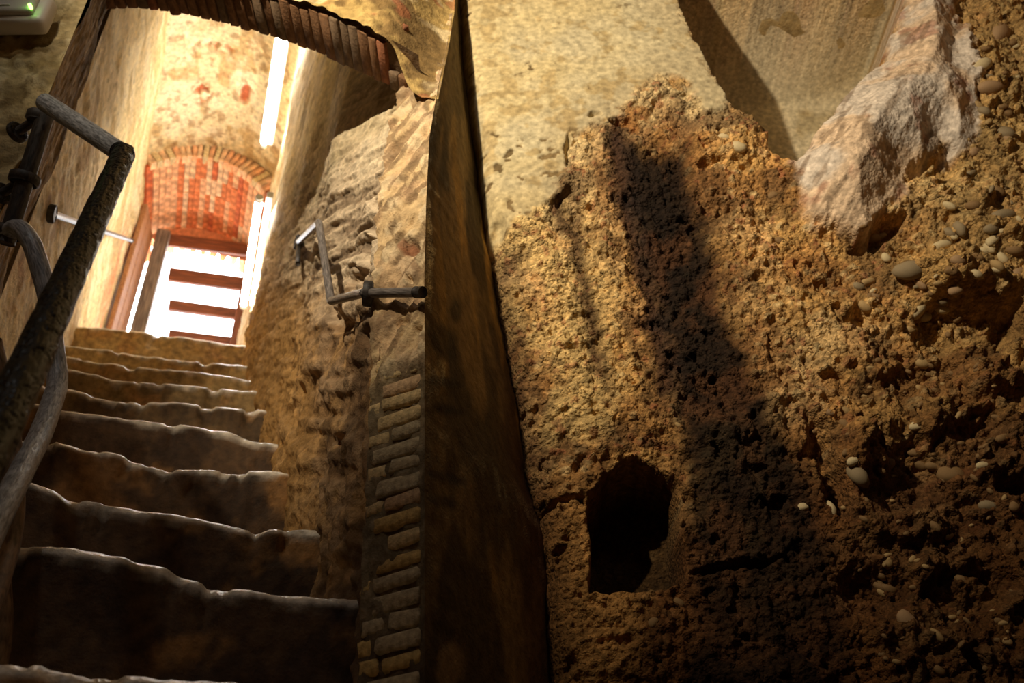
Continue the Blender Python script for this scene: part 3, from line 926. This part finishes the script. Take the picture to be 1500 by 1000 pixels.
trim_arch = bpy.data.objects['trim_arch']
def arch_bricks():
    rr = random.Random(11)
    a = ARA[0]-0.02
    a_end = ARA[-2]+0.012
    k = 0
    while a < a_end:
        w = rr.uniform(0.027, 0.033)
        sl = arch_slope(a+w/2)
        tng = D*1.0 + Z*sl; tng /= np.linalg.norm(tng)
        nrm = np.cross(tng, H); nrm /= np.linalg.norm(nrm)
        if nrm[2] > 0:
            nrm = -nrm
        depth = ARCH_B1-ARCH_B0 + rr.uniform(-0.008, 0.008) + (0.01 if a > -0.55 else 0.0)
        depth = min(depth, ARCH_B1 - float(corner_xy(float(arch_z(a)))[1]) - 0.012) if a > ARA[-1]-0.12 else depth
        me = box_mesh('brick', (w*0.95, depth, 0.10), 0.0016, 0.003, 900+k, segs=1)
        me.polygons.foreach_set('use_smooth', [True]*len(me.polygons))
        me.materials.append(M_ARCHB[rr.choice([0, 0, 1, 2])])
        o = bpy.data.objects.new('brick', me); COL.objects.link(o); o.parent = trim_arch
        c = D*(a+w/2) + H*(ARCH_B1-depth/2+rr.uniform(-0.003, 0.006)) + Z*arch_z(a+w/2) - nrm*(0.05-0.002+rr.uniform(-0.0015, 0.0015))
        frame_obj(o, tng, H, np.cross(tng, H), c)
        a += (w+rr.uniform(0.002, 0.003))/math.sqrt(1+sl*sl)
        k += 1
arch_bricks()

# ---- ceiling of the stairway (shallow vault) and brick vault over the top door
XMIN_C, XMAX_C = -0.87, -0.02
def ceil_z(x, edge=4.50, mid=4.71):
    u = (x-(XMIN_C+XMAX_C)/2)/((XMAX_C-XMIN_C)/2)
    return mid - (mid-edge)*np.clip(np.abs(u), 0, 1.3)**2.2
def ceiling():
    x, y = np.meshgrid(np.linspace(-1.0, 0.35, 170), np.linspace(1.6, 4.62, 330))
    z = ceil_z(np.clip(x, XMIN_C-0.02, XMAX_C+0.05))
    px, py = proj(np.stack([x, y, z], -1))
    d = 0.03*(fbm(x*3, y*3, 481, 3)-0.5) + 0.006*(fbm(x*18, y*18, 482, 4)-0.5)
    crack = np.exp(-((x-(XMIN_C+0.012*np.sin(y*5)+0.01*(fbm(y*9, y*0, 484, 2)-0.5)))/0.006)**2)
    red = np.clip(blob(px+12*(fbm(x*20, y*20, 1, 3)-0.5), py, 296, 138, 13, 20, 25)*sstep(0.36, 0.5, fbm(x*30, y*30, 2, 3)) + blob(px, py+10*(fbm(x*24, y*24, 4, 3)-0.5), 359, 138, 8, 18, 8)
                  + 0.6*blob(px, py, 322, 70, 26, 8, 10)*sstep(0.5, 0.6, fbm(x*26, y*26, 6, 3)), 0, 1)
    z = z - d + 0.03*red + 0.02*crack
    P = np.stack([x, y, z], -1)
    t = fbm(x*6, y*6, 485, 4)
    c = np.zeros(P.shape) + lin(216, 196, 152)
    c = mix(c, lin(230, 214, 176), sstep(0.48, 0.62, t)*0.8)
    c = mix(c, lin(178, 142, 88), sstep(0.56, 0.68, fbm(x*11, y*7, 486, 4))*0.75)
    c = mix(c, lin(150, 108, 66), sstep(0.62, 0.70, fbm(x*24, y*20, 488, 4))*0.6)
    c = mix(c, lin(188, 88, 46), red*0.9)
    c = mix(c, lin(110, 84, 52), crack*0.7)
    # the brick ring edge of the door vault
    return grid_mesh('ceiling', P, c)
structure('ceiling', ceiling(), M_WALL)

# door vault: soffit bricks laid along the stair, ring of ends facing down the stair
VX0, VX1 = -0.855, -0.12
def vault_z(x):
    u = (x-(VX0+VX1)/2)/((VX1-VX0)/2)
    return 4.60 - 0.17*np.abs(u)**2.2
vault = empty('trim_vault', (0, 0, 0), kind='structure')
def vault_bricks():
    rr = random.Random(5)
    n = 21
    w = (VX1-VX0)/n
    shared = {}
    for i in range(n):
        x = VX0 + (i+0.5)*w
        sl = (vault_z(x+0.01)-vault_z(x-0.01))/0.02
        tng = np.array([1, 0, sl]); tng /= np.linalg.norm(tng)
        y = 4.60 + rr.uniform(-0.01, 0.01)
        colk = rr.choice([0, 1, 0, 3, 0, 2])
        row = 0
        while y < 5.30:
            L = 0.30 if not (row == 0 and i % 2) else 0.16
            key = (i % 3, L, colk if rr.random() < 0.75 else rr.choice([0, 0, 1, 3]))
            if key not in shared:
                me = box_mesh('brick', (w*math.sqrt(1+sl*sl)*0.90, L-0.003, 0.06), 0.0022, 0.003, 50+len(shared), segs=1)
                me.materials.append(M_ORANGE[key[2]])
                shared[key] = me
            o = bpy.data.objects.new('brick', shared[key]); COL.objects.link(o); o.parent = vault
            c = np.array([x, y+L/2, vault_z(x)+0.03+rr.uniform(-0.004, 0.004)])
            frame_obj(o, tng, (0, 1, 0), np.cross(tng, (0, 1, 0)), c)
            y += L; row += 1
        # ring end brick standing on edge
        me = box_mesh('brick', (w*math.sqrt(1+sl*sl)*0.80, 0.06, 0.12), 0.003, 0.003, 70+i, segs=1)
        me.materials.append(rr.choice([M_ORANGE[3], M_ORANGE[3], M_ORANGE[1], M_BRICK[0]]))
        o = bpy.data.objects.new('brick', me); COL.objects.link(o); o.parent = vault
        nr = np.cross(tng, (0, 1, 0))
        frame_obj(o, tng, (0, 1, 0), nr, np.array([x, 4.605+rr.uniform(-.004, .004), vault_z(x)+0.062]))
vault_bricks()
def vault_core():
    x, y = np.meshgrid(np.linspace(-1.0, 0.1, 80), np.linspace(4.615, 5.36, 20))
    P = np.stack([x, y, vault_z(np.clip(x, VX0-0.05, VX1+0.05))+0.012], -1)
    x2, v = np.meshgrid(np.linspace(-1.0, 0.1, 80), np.linspace(0, 1, 16))
    z0 = vault_z(np.clip(x2, VX0-0.05, VX1+0.05))+0.012
    P2 = np.stack([x2, np.full(x2.shape, 4.615), z0+v*(5.0-z0)], -1)
    P = np.concatenate([P2[::-1], P], 0)
    o = sub('mortar_bed', grid_mesh('mortar_bed', P, np.zeros(P.shape)+lin(188, 104, 62)), vault, M_WALL)
vault_core()

# ---- end wall round the top door
DOOR_Y = 5.20
def end_wall():
    x, z = np.meshgrid(np.linspace(-1.1, 0.1, 150), np.linspace(2.5, 5.0, 260))
    P = np.stack([x, np.full(x.shape, DOOR_Y+0.04)+0.012*(fbm(x*12, z*12, 490, 3)-0.5), z], -1)
    keep = ~((x > -0.825) & (x < -0.145) & (z < 4.42 - 0.07*(x+0.5)))
    c = np.zeros(P.shape) + lin(214, 140, 96)
    return grid_mesh('wall_end', P, c, keep)
structure('wall_end', end_wall(), M_WALL)

# ---- floor of the room, landing, ceiling and side walls of the room
def plane_sheet(name, p0, du, dv, n, m, amp, seed, col):
    u, v = np.meshgrid(np.linspace(0, 1, n), np.linspace(0, 1, m))
    p0, du, dv = (np.array(q, float) for q in (p0, du, dv))
    nn = np.cross(du, dv); nn /= np.linalg.norm(nn)
    lu, lv = np.linalg.norm(du), np.linalg.norm(dv)
    d = amp*(fbm(u*lu*3, v*lv*3, seed, 5)-0.5)
    P = p0 + du*u[..., None] + dv*v[..., None] + nn*d[..., None]
    c = np.zeros(P.shape) + lin(*col)
    c = c*(0.7+0.6*fbm(u*lu*5, v*lv*5, seed+1, 4))[..., None]
    return grid_mesh(name, P, c)
structure('floor', plane_sheet('floor', (-1.6, -2.0, -0.85), (3.8, 0, 0), (0, 4.2, 0), 90, 100, 0.05, 501, (110, 84, 54)), M_WALL)
structure('ceiling_room', plane_sheet('ceiling_room', (-1.65, -2.1, 3.15), (3.9, 0, 0), (0, 4.2, 0), 90, 100, 0.10, 503, (190, 166, 120)), M_WALL)
structure('wall_back', plane_sheet('wall_back', (-1.6, -1.95, -0.9), (3.8, 0, 0), (0, 0, 4.1), 90, 100, 0.12, 505, (150, 118, 74)), M_WALL)
structure('wall_room_left', plane_sheet('wall_room_left', (-1.45, -2.0, -0.9), (0, 4.3, 0), (0, 0, 4.1), 90, 100, 0.12, 507, (160, 130, 84)), M_WALL)
structure('wall_room_right', plane_sheet('wall_room_right', (2.05, -2.0, -0.9), (0, 3.6, 0), (0, 0, 4.1), 90, 100, 0.12, 509, (150, 112, 66)), M_WALL)

# ================================================================== STAIR
stairs = empty('stone_staircase', (-0.2, 1.3, -0.85), 'steep worn brown stone staircase climbing from the dark room to the bright door', 'staircase')
NOSES = {
    0: [(-60, 955), (10, 963), (60, 966), (110, 974), (180, 976), (230, 985), (300, 988), (420, 1003), (520, 1015)],
    1: [(-40, 780), (38, 788), (75, 794), (110, 798), (150, 799), (200, 815), (240, 822), (265, 832), (300, 848), (330, 852), (380, 860), (480, 870), (545, 874)],
    2: [(0, 690), (52, 697), (100, 713), (160, 728), (250, 741), (310, 752), (330, 760), (365, 768), (400, 764), (470, 766)],
    3: [(30, 632), (78, 639), (120, 648), (165, 652), (205, 666), (240, 679), (300, 682), (360, 683), (410, 684)],
    4: [(60, 586), (95, 592), (150, 600), (200, 607), (250, 614), (300, 622), (340, 628), (370, 640), (418, 645)],
    5: [(60, 560), (98, 565), (150, 575), (200, 585), (240, 585), (260, 582), (330, 590), (388, 594)],
    6: [(98, 533), (150, 545), (175, 553), (230, 553), (300, 560), (385, 566)],
    7: [(98, 517), (200, 532), (300, 542), (372, 551)],
    8: [(100, 502), (200, 514), (290, 524), (370, 534)],
    9: [(120, 473), (165, 478), (280, 492), (362, 503)],
}
def nose_line(i):
    Y = nose_y(i)
    if i in NOSES:
        pts = [onY(x, y, Y) for x, y in NOSES[i]]
        xs = np.array([p[0] for p in pts]); zs = np.array([p[2] for p in pts])
    else:
        xs = np.array([-0.7, -0.2, 0.3]); zs = np.array([1, 1, 1.0])*(NOSE_Z0+RISE*i)
    return Y, xs, zs

def make_step(i):
    Y, xs, zs = nose_line(i)
    xl = -1.05 if i < 0 else (-0.92 if i < 3 else -0.95)
    xr = 0.62 if i < 0 else (float(XW(Y))+0.10 if i > 0 else 0.30)
    nx = 150 if i < 4 else 110
    X = np.linspace(xl, xr, nx)
    top = interp(X, xs, zs)
    k = np.ones(5)/5
    top = np.convolve(np.pad(top, 2, mode='edge'), k, mode='valid')
    top = top + 0.008*(fbm(X*13, X*0+i, 600+i, 3)-0.5)
    if i < 2:
        top += 0.008*(np.abs(fbm(X*40, X*0+i, 650+i, 3)-0.5))
    deep = TREAD + 0.05 if i < 9 else 5.4-Y
    # profile from foot of riser, up the riser, round the nose, along the tread
    h = RISE + 0.06
    prof = [(0.030, -h), ] + [(0.030-0.028*(t**1.4), -h+(h-0.028)*t) for t in np.linspace(0.04, 1, 22)]
    prof += [(0.0 + 0.030*(1-math.cos(q)), -0.028+0.026*math.sin(q)) for q in np.linspace(0.15, math.pi/2, 8)]
    prof += [(0.03+(deep-0.03)*t, -0.002-0.012*t) for t in np.linspace(0.12, 1, 12)]
    prof = np.array(prof)
    x, q = np.meshgrid(X, np.arange(len(prof)))
    dy, dz = prof[q, 0], prof[q, 1]
    yy = Y + dy
    zz = top[None, :] + dz
    sfac = sstep(deep, 0.06, dy)
    rough = (fbm(x*14, zz*14+yy*10, 610+i, 4)-0.5)*0.012 + (fbm(x*46, zz*46+yy*40, 640+i, 4)-0.5)*0.009
    yy = yy + rough*sfac*sstep(0.0, -0.035, dz)*1.0 + (fbm(x*5, x*0, 660+i, 3)-0.5)*0.03
    zz = zz + (fbm(x*26, yy*26, 670+i, 3)-0.5)*0.008*(dz > -0.03)
    chips = sstep(0.60, 0.72, fbm(x*16, zz*5, 680+i, 3))*sstep(0.07, 0.01, np.abs(dz+0.03))
    yy += 0.022*chips
    P = np.stack([x, yy, zz], -1)
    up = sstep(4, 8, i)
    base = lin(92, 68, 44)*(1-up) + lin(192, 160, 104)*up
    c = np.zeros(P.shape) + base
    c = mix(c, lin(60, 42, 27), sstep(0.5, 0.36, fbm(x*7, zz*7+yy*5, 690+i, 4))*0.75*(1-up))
    c = mix(c, lin(176, 128, 72), sstep(0.56, 0.70, fbm(x*9, zz*9+yy*7, 700+i, 4))*0.6)
    c = mix(c, lin(226, 216, 200), sstep(-0.032, -0.014, dz + 0.02*(fbm(x*30, x*0, 720+i, 2)-0.5))*0.9)   # highlight on the rubbed edge, painted pale
    edge = sstep(-0.030, -0.012, dz)
    c = np.concatenate([c, edge[..., None]], -1)
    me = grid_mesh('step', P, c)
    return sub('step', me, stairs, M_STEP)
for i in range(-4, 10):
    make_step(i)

# ================================================================== DOOR AT THE TOP
gate = empty('slatted_door', (-0.42, DOOR_Y, 2.68), 'brown slatted wooden door with white daylight between its boards, at the stair head', 'door')
def board(name, p0, p1, wid, th, mat, parent, nrm=(0, -1, 0), bev=0.004, seed=0):
    p0, p1 = np.array(p0, float), np.array(p1, float)
    L = np.linalg.norm(p1-p0); x = (p1-p0)/L; n = np.array(nrm, float); n -= x*(n@x); n /= np.linalg.norm(n)
    me = box_mesh(name, (L, th, wid), 0.0012, bev, seed, segs=1)
    me.materials.append(mat)
    o = bpy.data.objects.new(name, me); COL.objects.link(o); o.parent = parent
    frame_obj(o, x, n, np.cross(x, n), (p0+p1)/2, parent.location)
    return o
def dpt(px, py, Y=DOOR_Y):
    return onY(px, py, Y)
# boards: pixel rows of the photograph taken onto the door plane
for k, (yl, yr, wpx) in enumerate([(352, 367, 17), (402, 418, 19), (447, 463, 15), (489, 503, 11)]):
    a, b = dpt(247, yl), dpt(366, yr)
    w = abs(dpt(300, yl-wpx/2)[2]-dpt(300, yl+wpx/2)[2])
    board('slat', a, b, w, 0.026, M_SLAT, gate, seed=k)
for k in range(4):   # further boards below the landing edge
    z = 3.60-0.21*k
    board('slat', (-0.62, DOOR_Y, z), (-0.13, DOOR_Y, z-0.02), 0.06, 0.026, M_SLAT, gate, seed=20+k)
a, b = dpt(240, 345), dpt(222, 560)
p = board('post', (a[0], DOOR_Y-0.03, a[2]), (a[0]+0.01, DOOR_Y-0.03, 2.69), 0.085, 0.07, M_POST, gate, seed=9)
p['label'] = 'grey weathered door post'
board('post', (-0.165, DOOR_Y-0.02, 4.42), (-0.155, DOOR_Y-0.02, 2.69), 0.05, 0.05, M_SLAT, gate, seed=10)
# the leaf folded back against the left reveal
leaf = empty('door_leaf', (-0.83, 4.98, 2.68), 'plain brown wooden door leaf folded open beside the slatted boards', 'door')
la, lb = np.array([-0.828, 4.86, 0]), np.array([-0.792, 5.16, 0])
for k in range(3):
    q0 = la + (lb-la)*(k/3+0.008); q1 = la + (lb-la)*((k+1)/3-0.008); c0 = (q0+q1)/2
    me = box_mesh('plank', (np.linalg.norm(q1-q0), 0.028, 1.70), 0.001, 0.004, 60+k, segs=1)
    me.materials.append(M_LEAF)
    o = bpy.data.objects.new('plank', me); COL.objects.link(o); o.parent = leaf
    xv = (lb-la)/np.linalg.norm(lb-la)
    frame_obj(o, xv, np.cross(Z, xv), Z, (c0[0], c0[1], 3.545), leaf.location)

# ================================================================== FLUORESCENT LIGHTS
def tube_light(name, p0, p1, label, side):
    p0, p1 = np.array(p0, float), np.array(p1, float)
    root = empty(name, (p0+p1)/2, label, 'lamp', 'fluorescent tubes of the stairway')
    d = (p1-p0)/np.linalg.norm(p1-p0)
    sub('glass_tube', tube_mesh('glass_tube', [p0, p1], 0.016, seg=18, per=0.1), root, M_TUBE)
    for e, s in ((p0, -1), (p1, 1)):
        sub('end_cap', tube_mesh('end_cap', [e-d*0.008*-s, e+d*0.035*s], 0.0175, seg=18, per=0.02), root, M_FIXTURE)
    off = np.array(side)
    wide = 0.075 if abs(side[0]) < 0.03 else 0.03
    c = (p0+p1)/2+off
    me = box_mesh('batten', (wide, np.linalg.norm(p1-p0)+0.07, 0.035), 0, 0.005)
    me.materials.append(M_FIXTURE)
    o = bpy.data.objects.new('batten', me); COL.objects.link(o); o.parent = root
    frame_obj(o, np.cross(d, Z), d, Z, c, root.location)
    for e in (p0+d*0.03, p1-d*0.03):
        sub('bracket', tube_mesh('bracket', [e, e+off], 0.006, seg=8, per=0.05), root, M_FIXTURE)
    return root
def on_z(px, py, z):
    r = ray(px, py)
    return r*(z/r[2])
tube_light('fluorescent_light', on_z(410, 56, 4.50), on_z(387, 208, 4.50), 'upper white glowing fluorescent tube under the stair ceiling, just below the near arch', (0.012, 0, 0.036))
tube_light('fluorescent_light', on_z(379, 296, 3.30), on_z(357, 444, 3.30), 'lower white glowing fluorescent tube on the right wall beside the slatted door', (0.045, 0, 0.03))

# ================================================================== HANDRAILS
NA = lambda px, py, d: at_depth(px, py, d)
hr = empty('handrail', tuple(NA(60, 165, 2.08)), 'thick black cracked-paint handrail in the left foreground with its wall post and lower bend', 'handrail')
A0, A1, A2 = NA(-70, 770, 0.80), NA(181, 226, 1.86), NA(66, 150, 2.06)
sub('rail', tube_mesh('rail', [A0, NA(52, 515, 1.10), A1 + (A1-NA(52, 515, 1.10))*0.01], 0.0205, seg=72, per=0.0026, ridges=0.0014, seed=3), hr, M_BLACKPAINT)
sub('elbow', tube_mesh('elbow', [A1-(A1-NA(52, 515, 1.10))*0.012, A1, A1+(A2-A1)*0.05], [0.0205, 0.0212, 0.0195], seg=28, per=0.004, bend=0.012, ridges=0.0004, seed=5), hr, M_BLACKPAINT)
p = sub('return_rail', tube_mesh('return_rail', [A1, A2], 0.0192, seg=40, per=0.006, ridges=0.0004, seed=8), hr, M_GREYPAINT)
p['label'] = 'shiny grey return of the rail'
P0, P1 = NA(70, 158, 2.10), NA(12, 345, 2.02)
sub('post', tube_mesh('post', [P0+(P0-P1)*0.04, P1+(P1-P0)*0.06], 0.0175, seg=28, per=0.01, ridges=0.0004, seed=10), hr, M_DARKIRON)
for (x, y, d, r) in [(58, 172, 2.10, 0.027), (36, 262, 2.06, 0.031), (12, 340, 2.03, 0.030)]:
    c = NA(x, y, d)
    sub('collar', disc_mesh('collar', c, P1-P0, r, 0.022), hr, M_DARKIRON)
    e = c + ab(-0.06, 0.035, -0.005)
    st = sub('standoff', tube_mesh('standoff', [c, e], 0.010, seg=12, per=0.05), hr, M_DARKIRON)
    sub('wall_flange', disc_mesh('wall_flange', e, e-c, 0.024, 0.012), st, M_DARKIRON)
B = [NA(6, 345, 2.03), NA(26, 330, 2.0), NA(46, 352, 1.97), NA(70, 430, 1.93), NA(78, 500, 1.9), NA(86, 560, 1.86), NA(62, 632, 1.68), NA(0, 752, 1.38), NA(-60, 880, 1.2)]
sub('lower_rail', tube_mesh('lower_rail', B, [0.0185]*9, seg=36, per=0.006, ridges=0.0004, seed=12, bend=0.06), hr, M_GREYPAINT)

r2 = empty('handrail', tuple(NA(30, 760, 1.45)), 'brown rubbed handrail bend at the left edge beside the second step', 'handrail')
sub('rail', tube_mesh('rail', [NA(-14, 500, 1.62), NA(2, 570, 1.60), NA(16, 650, 1.58), NA(20, 745, 1.52), NA(12, 800, 1.47), NA(-20, 900, 1.32), NA(-60, 990, 1.2)], 0.0175, seg=28, per=0.01, bend=0.07), r2, M_BROWNPAINT)
r3 = empty('handrail', tuple(NA(10, 900, 1.4)), 'dark brown handrail bend in the bottom left corner above the first step', 'handrail')
sub('rail', tube_mesh('rail', [NA(-26, 700, 1.52), NA(-10, 800, 1.50), NA(0, 870, 1.46), NA(0, 935, 1.42), NA(-20, 1030, 1.34), NA(-40, 1100, 1.3)], 0.0175, seg=28, per=0.01, bend=0.07), r3, M_BROWNPAINT)

# thin rail on the far left wall
q0, q1 = NA(76, 313, 3.0), NA(193, 352, 3.55)
hl = empty('handrail', tuple(q0), 'short thin steel handrail on the yellow left wall behind the black rail', 'handrail')
def left_wall_pt(px, py, off):
    lo, hi = 1.0, 6.0
    r = ray(px, py)
    for _ in range(50):
        k = (lo+hi)/2
        P = r*k
        if P[0] < XL(P[1])+off: hi = k
        else: lo = k
    return r*lo
q0, q1 = left_wall_pt(76, 313, 0.03), left_wall_pt(192, 352, 0.06)
sub('rail', tube_mesh('rail', [q0, q1], 0.011, seg=16, per=0.05), hl, M_STEEL)
sub('wall_flange', disc_mesh('wall_flange', q0, (1, 0, 0), 0.028, 0.02), hl, M_DARKIRON)
sub('end_cap', tube_mesh('end_cap', [q1-(q1-q0)/np.linalg.norm(q1-q0)*0.02, q1+(q1-q0)/np.linalg.norm(q1-q0)*0.015], 0.0145, seg=16, per=0.01), hl, M_DARKIRON)
hl.location = hl.location

# right wall rail
def right_wall_pt(px, py, off):
    r = ray(px, py)
    lo, hi = 0.8, 6.0
    for _ in range(50):
        k = (lo+hi)/2
        P = r*k
        if P[1] > 3.6 or (P[1] > 1.4 and P[0] > XW(P[1])-off): hi = k
        else: lo = k
    return r*lo
_cz = float(onB(622, 428, 1.46)[1])
_cd = float(corner_pt(np.array([_cz]))[0] @ FW)
R_end = at_depth(613, 428, _cd-0.04)
R_fl = at_depth(533, 429, _cd+0.065)
R_bend = at_depth(485, 441, min(float(right_wall_pt(485, 441, 0.06) @ FW), _cd+0.30))
R_top = at_depth(467, 326, float(R_bend @ FW)*1.10)
R_fl2 = right_wall_pt(437, 355, 0.02)
hrr = empty('handrail', tuple(R_fl), 'bent steel handrail on the right stair wall ending near the brick corner', 'handrail')
sub('rail', tube_mesh('rail', [R_end, R_fl], 0.0098, seg=18, per=0.03), hrr, M_STEEL)
sub('rail', tube_mesh('rail', [R_fl, R_bend, R_top, R_fl2], [0.0092, 0.0095, 0.0092, 0.0092], seg=18, per=0.03, bend=0.008), hrr, M_STEEL)
dd = (R_end-R_fl)/np.linalg.norm(R_end-R_fl)
sub('end_cap', tube_mesh('end_cap', [R_end-dd*0.008, R_end+dd*0.012], 0.0115, seg=18, per=0.01), hrr, M_DARKIRON)
sub('wall_flange', disc_mesh('wall_flange', R_fl+np.array([0.008, 0, 0]), (1, -0.15, 0), 0.026, 0.02), hrr, M_DARKIRON)
sub('standoff', tube_mesh('standoff', [R_fl, R_fl+np.array([0.06, 0.01, -0.01])], 0.010, seg=12, per=0.05), hrr, M_DARKIRON)
sub('wall_flange', disc_mesh('wall_flange', R_fl2, (1, 0.15, 0), 0.026, 0.022), hrr, M_DARKIRON)
sub('standoff', tube_mesh('standoff', [R_fl2, R_fl2+(R_top-R_fl2)*0.25+np.array([0.0, 0.05, -0.06])], 0.008, seg=12, per=0.05), hrr, M_DARKIRON)

# ================================================================== EMERGENCY LIGHT
def emergency_light():
    fa, fz = onB(70, 26, 1.43)
    ctr = ab(fa-0.13, 1.435, fz+0.020)
    root = empty('emergency_light', tuple(ctr), 'pale grey plastic emergency light with a green lamp on the wall at top left', 'lamp')
    tx = D + Z*0.0
    def put(name, size, off, mat, bev, parent=root, par_world=ctr, segs=3):
        me = box_mesh(name, size, 0, bev, segs=segs)
        me.polygons.foreach_set('use_smooth', [True]*len(me.polygons))
        me.materials.append(mat)
        o = bpy.data.objects.new(name, me); COL.objects.link(o); o.parent = parent
        c = ctr + D*off[0] - H*off[1] + Z*off[2]
        frame_obj(o, D, H, Z, c, par_world)
        return o
    put('housing', (0.26, 0.050, 0.105), (0, 0, 0), M_PLASTIC, 0.016)
    put('cover', (0.225, 0.024, 0.078), (-0.004, 0.030, 0.0), M_DIFFUSER, 0.011)
    put('rib', (0.17, 0.006, 0.005), (-0.03, 0.043, -0.022), M_PLASTIC, 0.002)
    _la, _lz = onB(43, 6, 1.385)
    _lp = ab(_la, 1.385, _lz)
    me = tube_mesh('indicator_lamp', [_lp + H*0.012, _lp], 0.0042, seg=14, per=0.003)
    sub('indicator_lamp', me, root, M_LED)
emergency_light()

# ================================================================== PEBBLES SET IN THE ROCK
def pebble_mesh(k):
    bm = bmesh.new()
    bmesh.ops.create_icosphere(bm, subdivisions=2, radius=1.0)
    rr = random.Random(300+k)
    ax = Vector([rr.uniform(-1, 1) for _ in range(3)])
    for v in bm.verts:
        q = v.co.copy()
        f = 1 + 0.12*math.sin(q.x*3+k)*math.cos(q.y*2.6+k*2) + 0.08*math.sin(q.z*4+k*1.3)
        v.co = Vector((q.x*1.0, q.y*0.62, q.z*0.66))*f
    for f in bm.faces:
        f.smooth = True
    me = bpy.data.meshes.new('pebble'); bm.to_mesh(me); bm.free()
    return me
def pebbles():
    base = []
    for k in range(5):
        for m in M_PEB:
            me = pebble_mesh(k)
            me.materials.append(m)
            base.append(me)
    rr = random.Random(77)
    sizes = []
    # the ones the photograph shows clearly: px, py, half length px, tilt
    named = [(1297, 378, 9, 60, 2), (1338, 388, 24, 5, 1), (1380, 354, 15, -12, 2), (1347, 452, 18, -35, 2), (1470, 379, 11, 60, 2), (1405, 376, 12, 0, 4), (1404, 332, 14, 80, 1),
             (1468, 310, 20, -10, 1), (1455, 348, 12, -30, 2), (1445, 365, 9, 20, 2), (1468, 42, 24, -60, 4), (1445, 90, 16, -20, 2), (1450, 120, 18, 0, 4), (1475, 190, 14, 30, 1),
             (1380, 438, 10, 10, 1), (1385, 448, 12, 0, 2), (1260, 690, 20, 60, 1), (1252, 672, 13, -20, 2), (1395, 690, 22, 20, 3), (1330, 905, 18, 50, 4), (1300, 860, 14, 20, 3),
             (1222, 742, 14, 80, 2), (1440, 680, 10, 0, 2), (1340, 620, 10, 10, 2), (1262, 415, 9, 20, 1), (1280, 430, 12, 10, 4), (1425, 300, 12, 10, 3), (1390, 300, 10, 40, 2),
             (1060, 195, 10, 30, 2), (1085, 215, 12, 20, 2), (1140, 205, 9, 10, 2), (1462, 275, 12, 40, 3), (1490, 365, 13, 20, 3), (1450, 735, 16, 10, 1), (1178, 742, 9, 0, 2),
             (1215, 600, 10, 20, 4), (1395, 398, 11, 0, 3), (1430, 400, 12, 30, 2), (1350, 415, 10, 50, 4)]
    pts = [(x, y, r, t, c) for x, y, r, t, c in named]
    while len(pts) < 230:
        x, y = rr.uniform(960, 1497), rr.uniform(20, 990)
        w = 0.25
        if x > 1260: w = 0.9
        if x > 1230 and 560 < y < 760: w = 1.0
        if 890+(y-200)*0.25 < x < 1060+(y-200)*0.28: w = 0.0
        if 1150 < x < 1420 and y < 330: w = 0.0
        if 980 < x < 1330 and y < 230: w = 0.0
        if 850 < x < 1010 and 650 < y < 880: w = 0.0
        if rr.random() > w: continue
        pts.append((x, y, rr.choice([4.5, 5, 6, 7, 8, 10, 12]), rr.uniform(-60, 60), rr.choice([0, 0, 1, 2, 3, 3, 4]) if y < 520 else rr.choice([0, 3, 3, 3])))
    # nearest grid vertex in the picture for each point
    fx, fy = proj(RP)
    sub_r = 2
    gx, gy = fx[::sub_r, ::sub_r].ravel(), fy[::sub_r, ::sub_r].ravel()
    gp = RP[::sub_r, ::sub_r].reshape(-1, 3)
    dep = gp @ FW
    n = 0
    for (x, y, r, t, c) in pts:
        d = (gx-x)**2 + (gy-y)**2
        near = np.where(d < 16)[0]
        if len(near) == 0: continue
        j = near[np.argmin(dep[near])]
        R = r*dep[j]/FPX
        me = base[(n % 5)*5 + c]
        o = bpy.data.objects.new('pebble', me); COL.objects.link(o); o.parent = wall_right
        th = math.radians(-t)
        xv = D*math.cos(th) + Z*math.sin(th)
        frame_obj(o, xv, H, np.cross(xv, H), gp[j] + H*R*0.40)
        o.scale = (R, R, R*rr.uniform(0.8, 1.1))
        n += 1
pebbles()
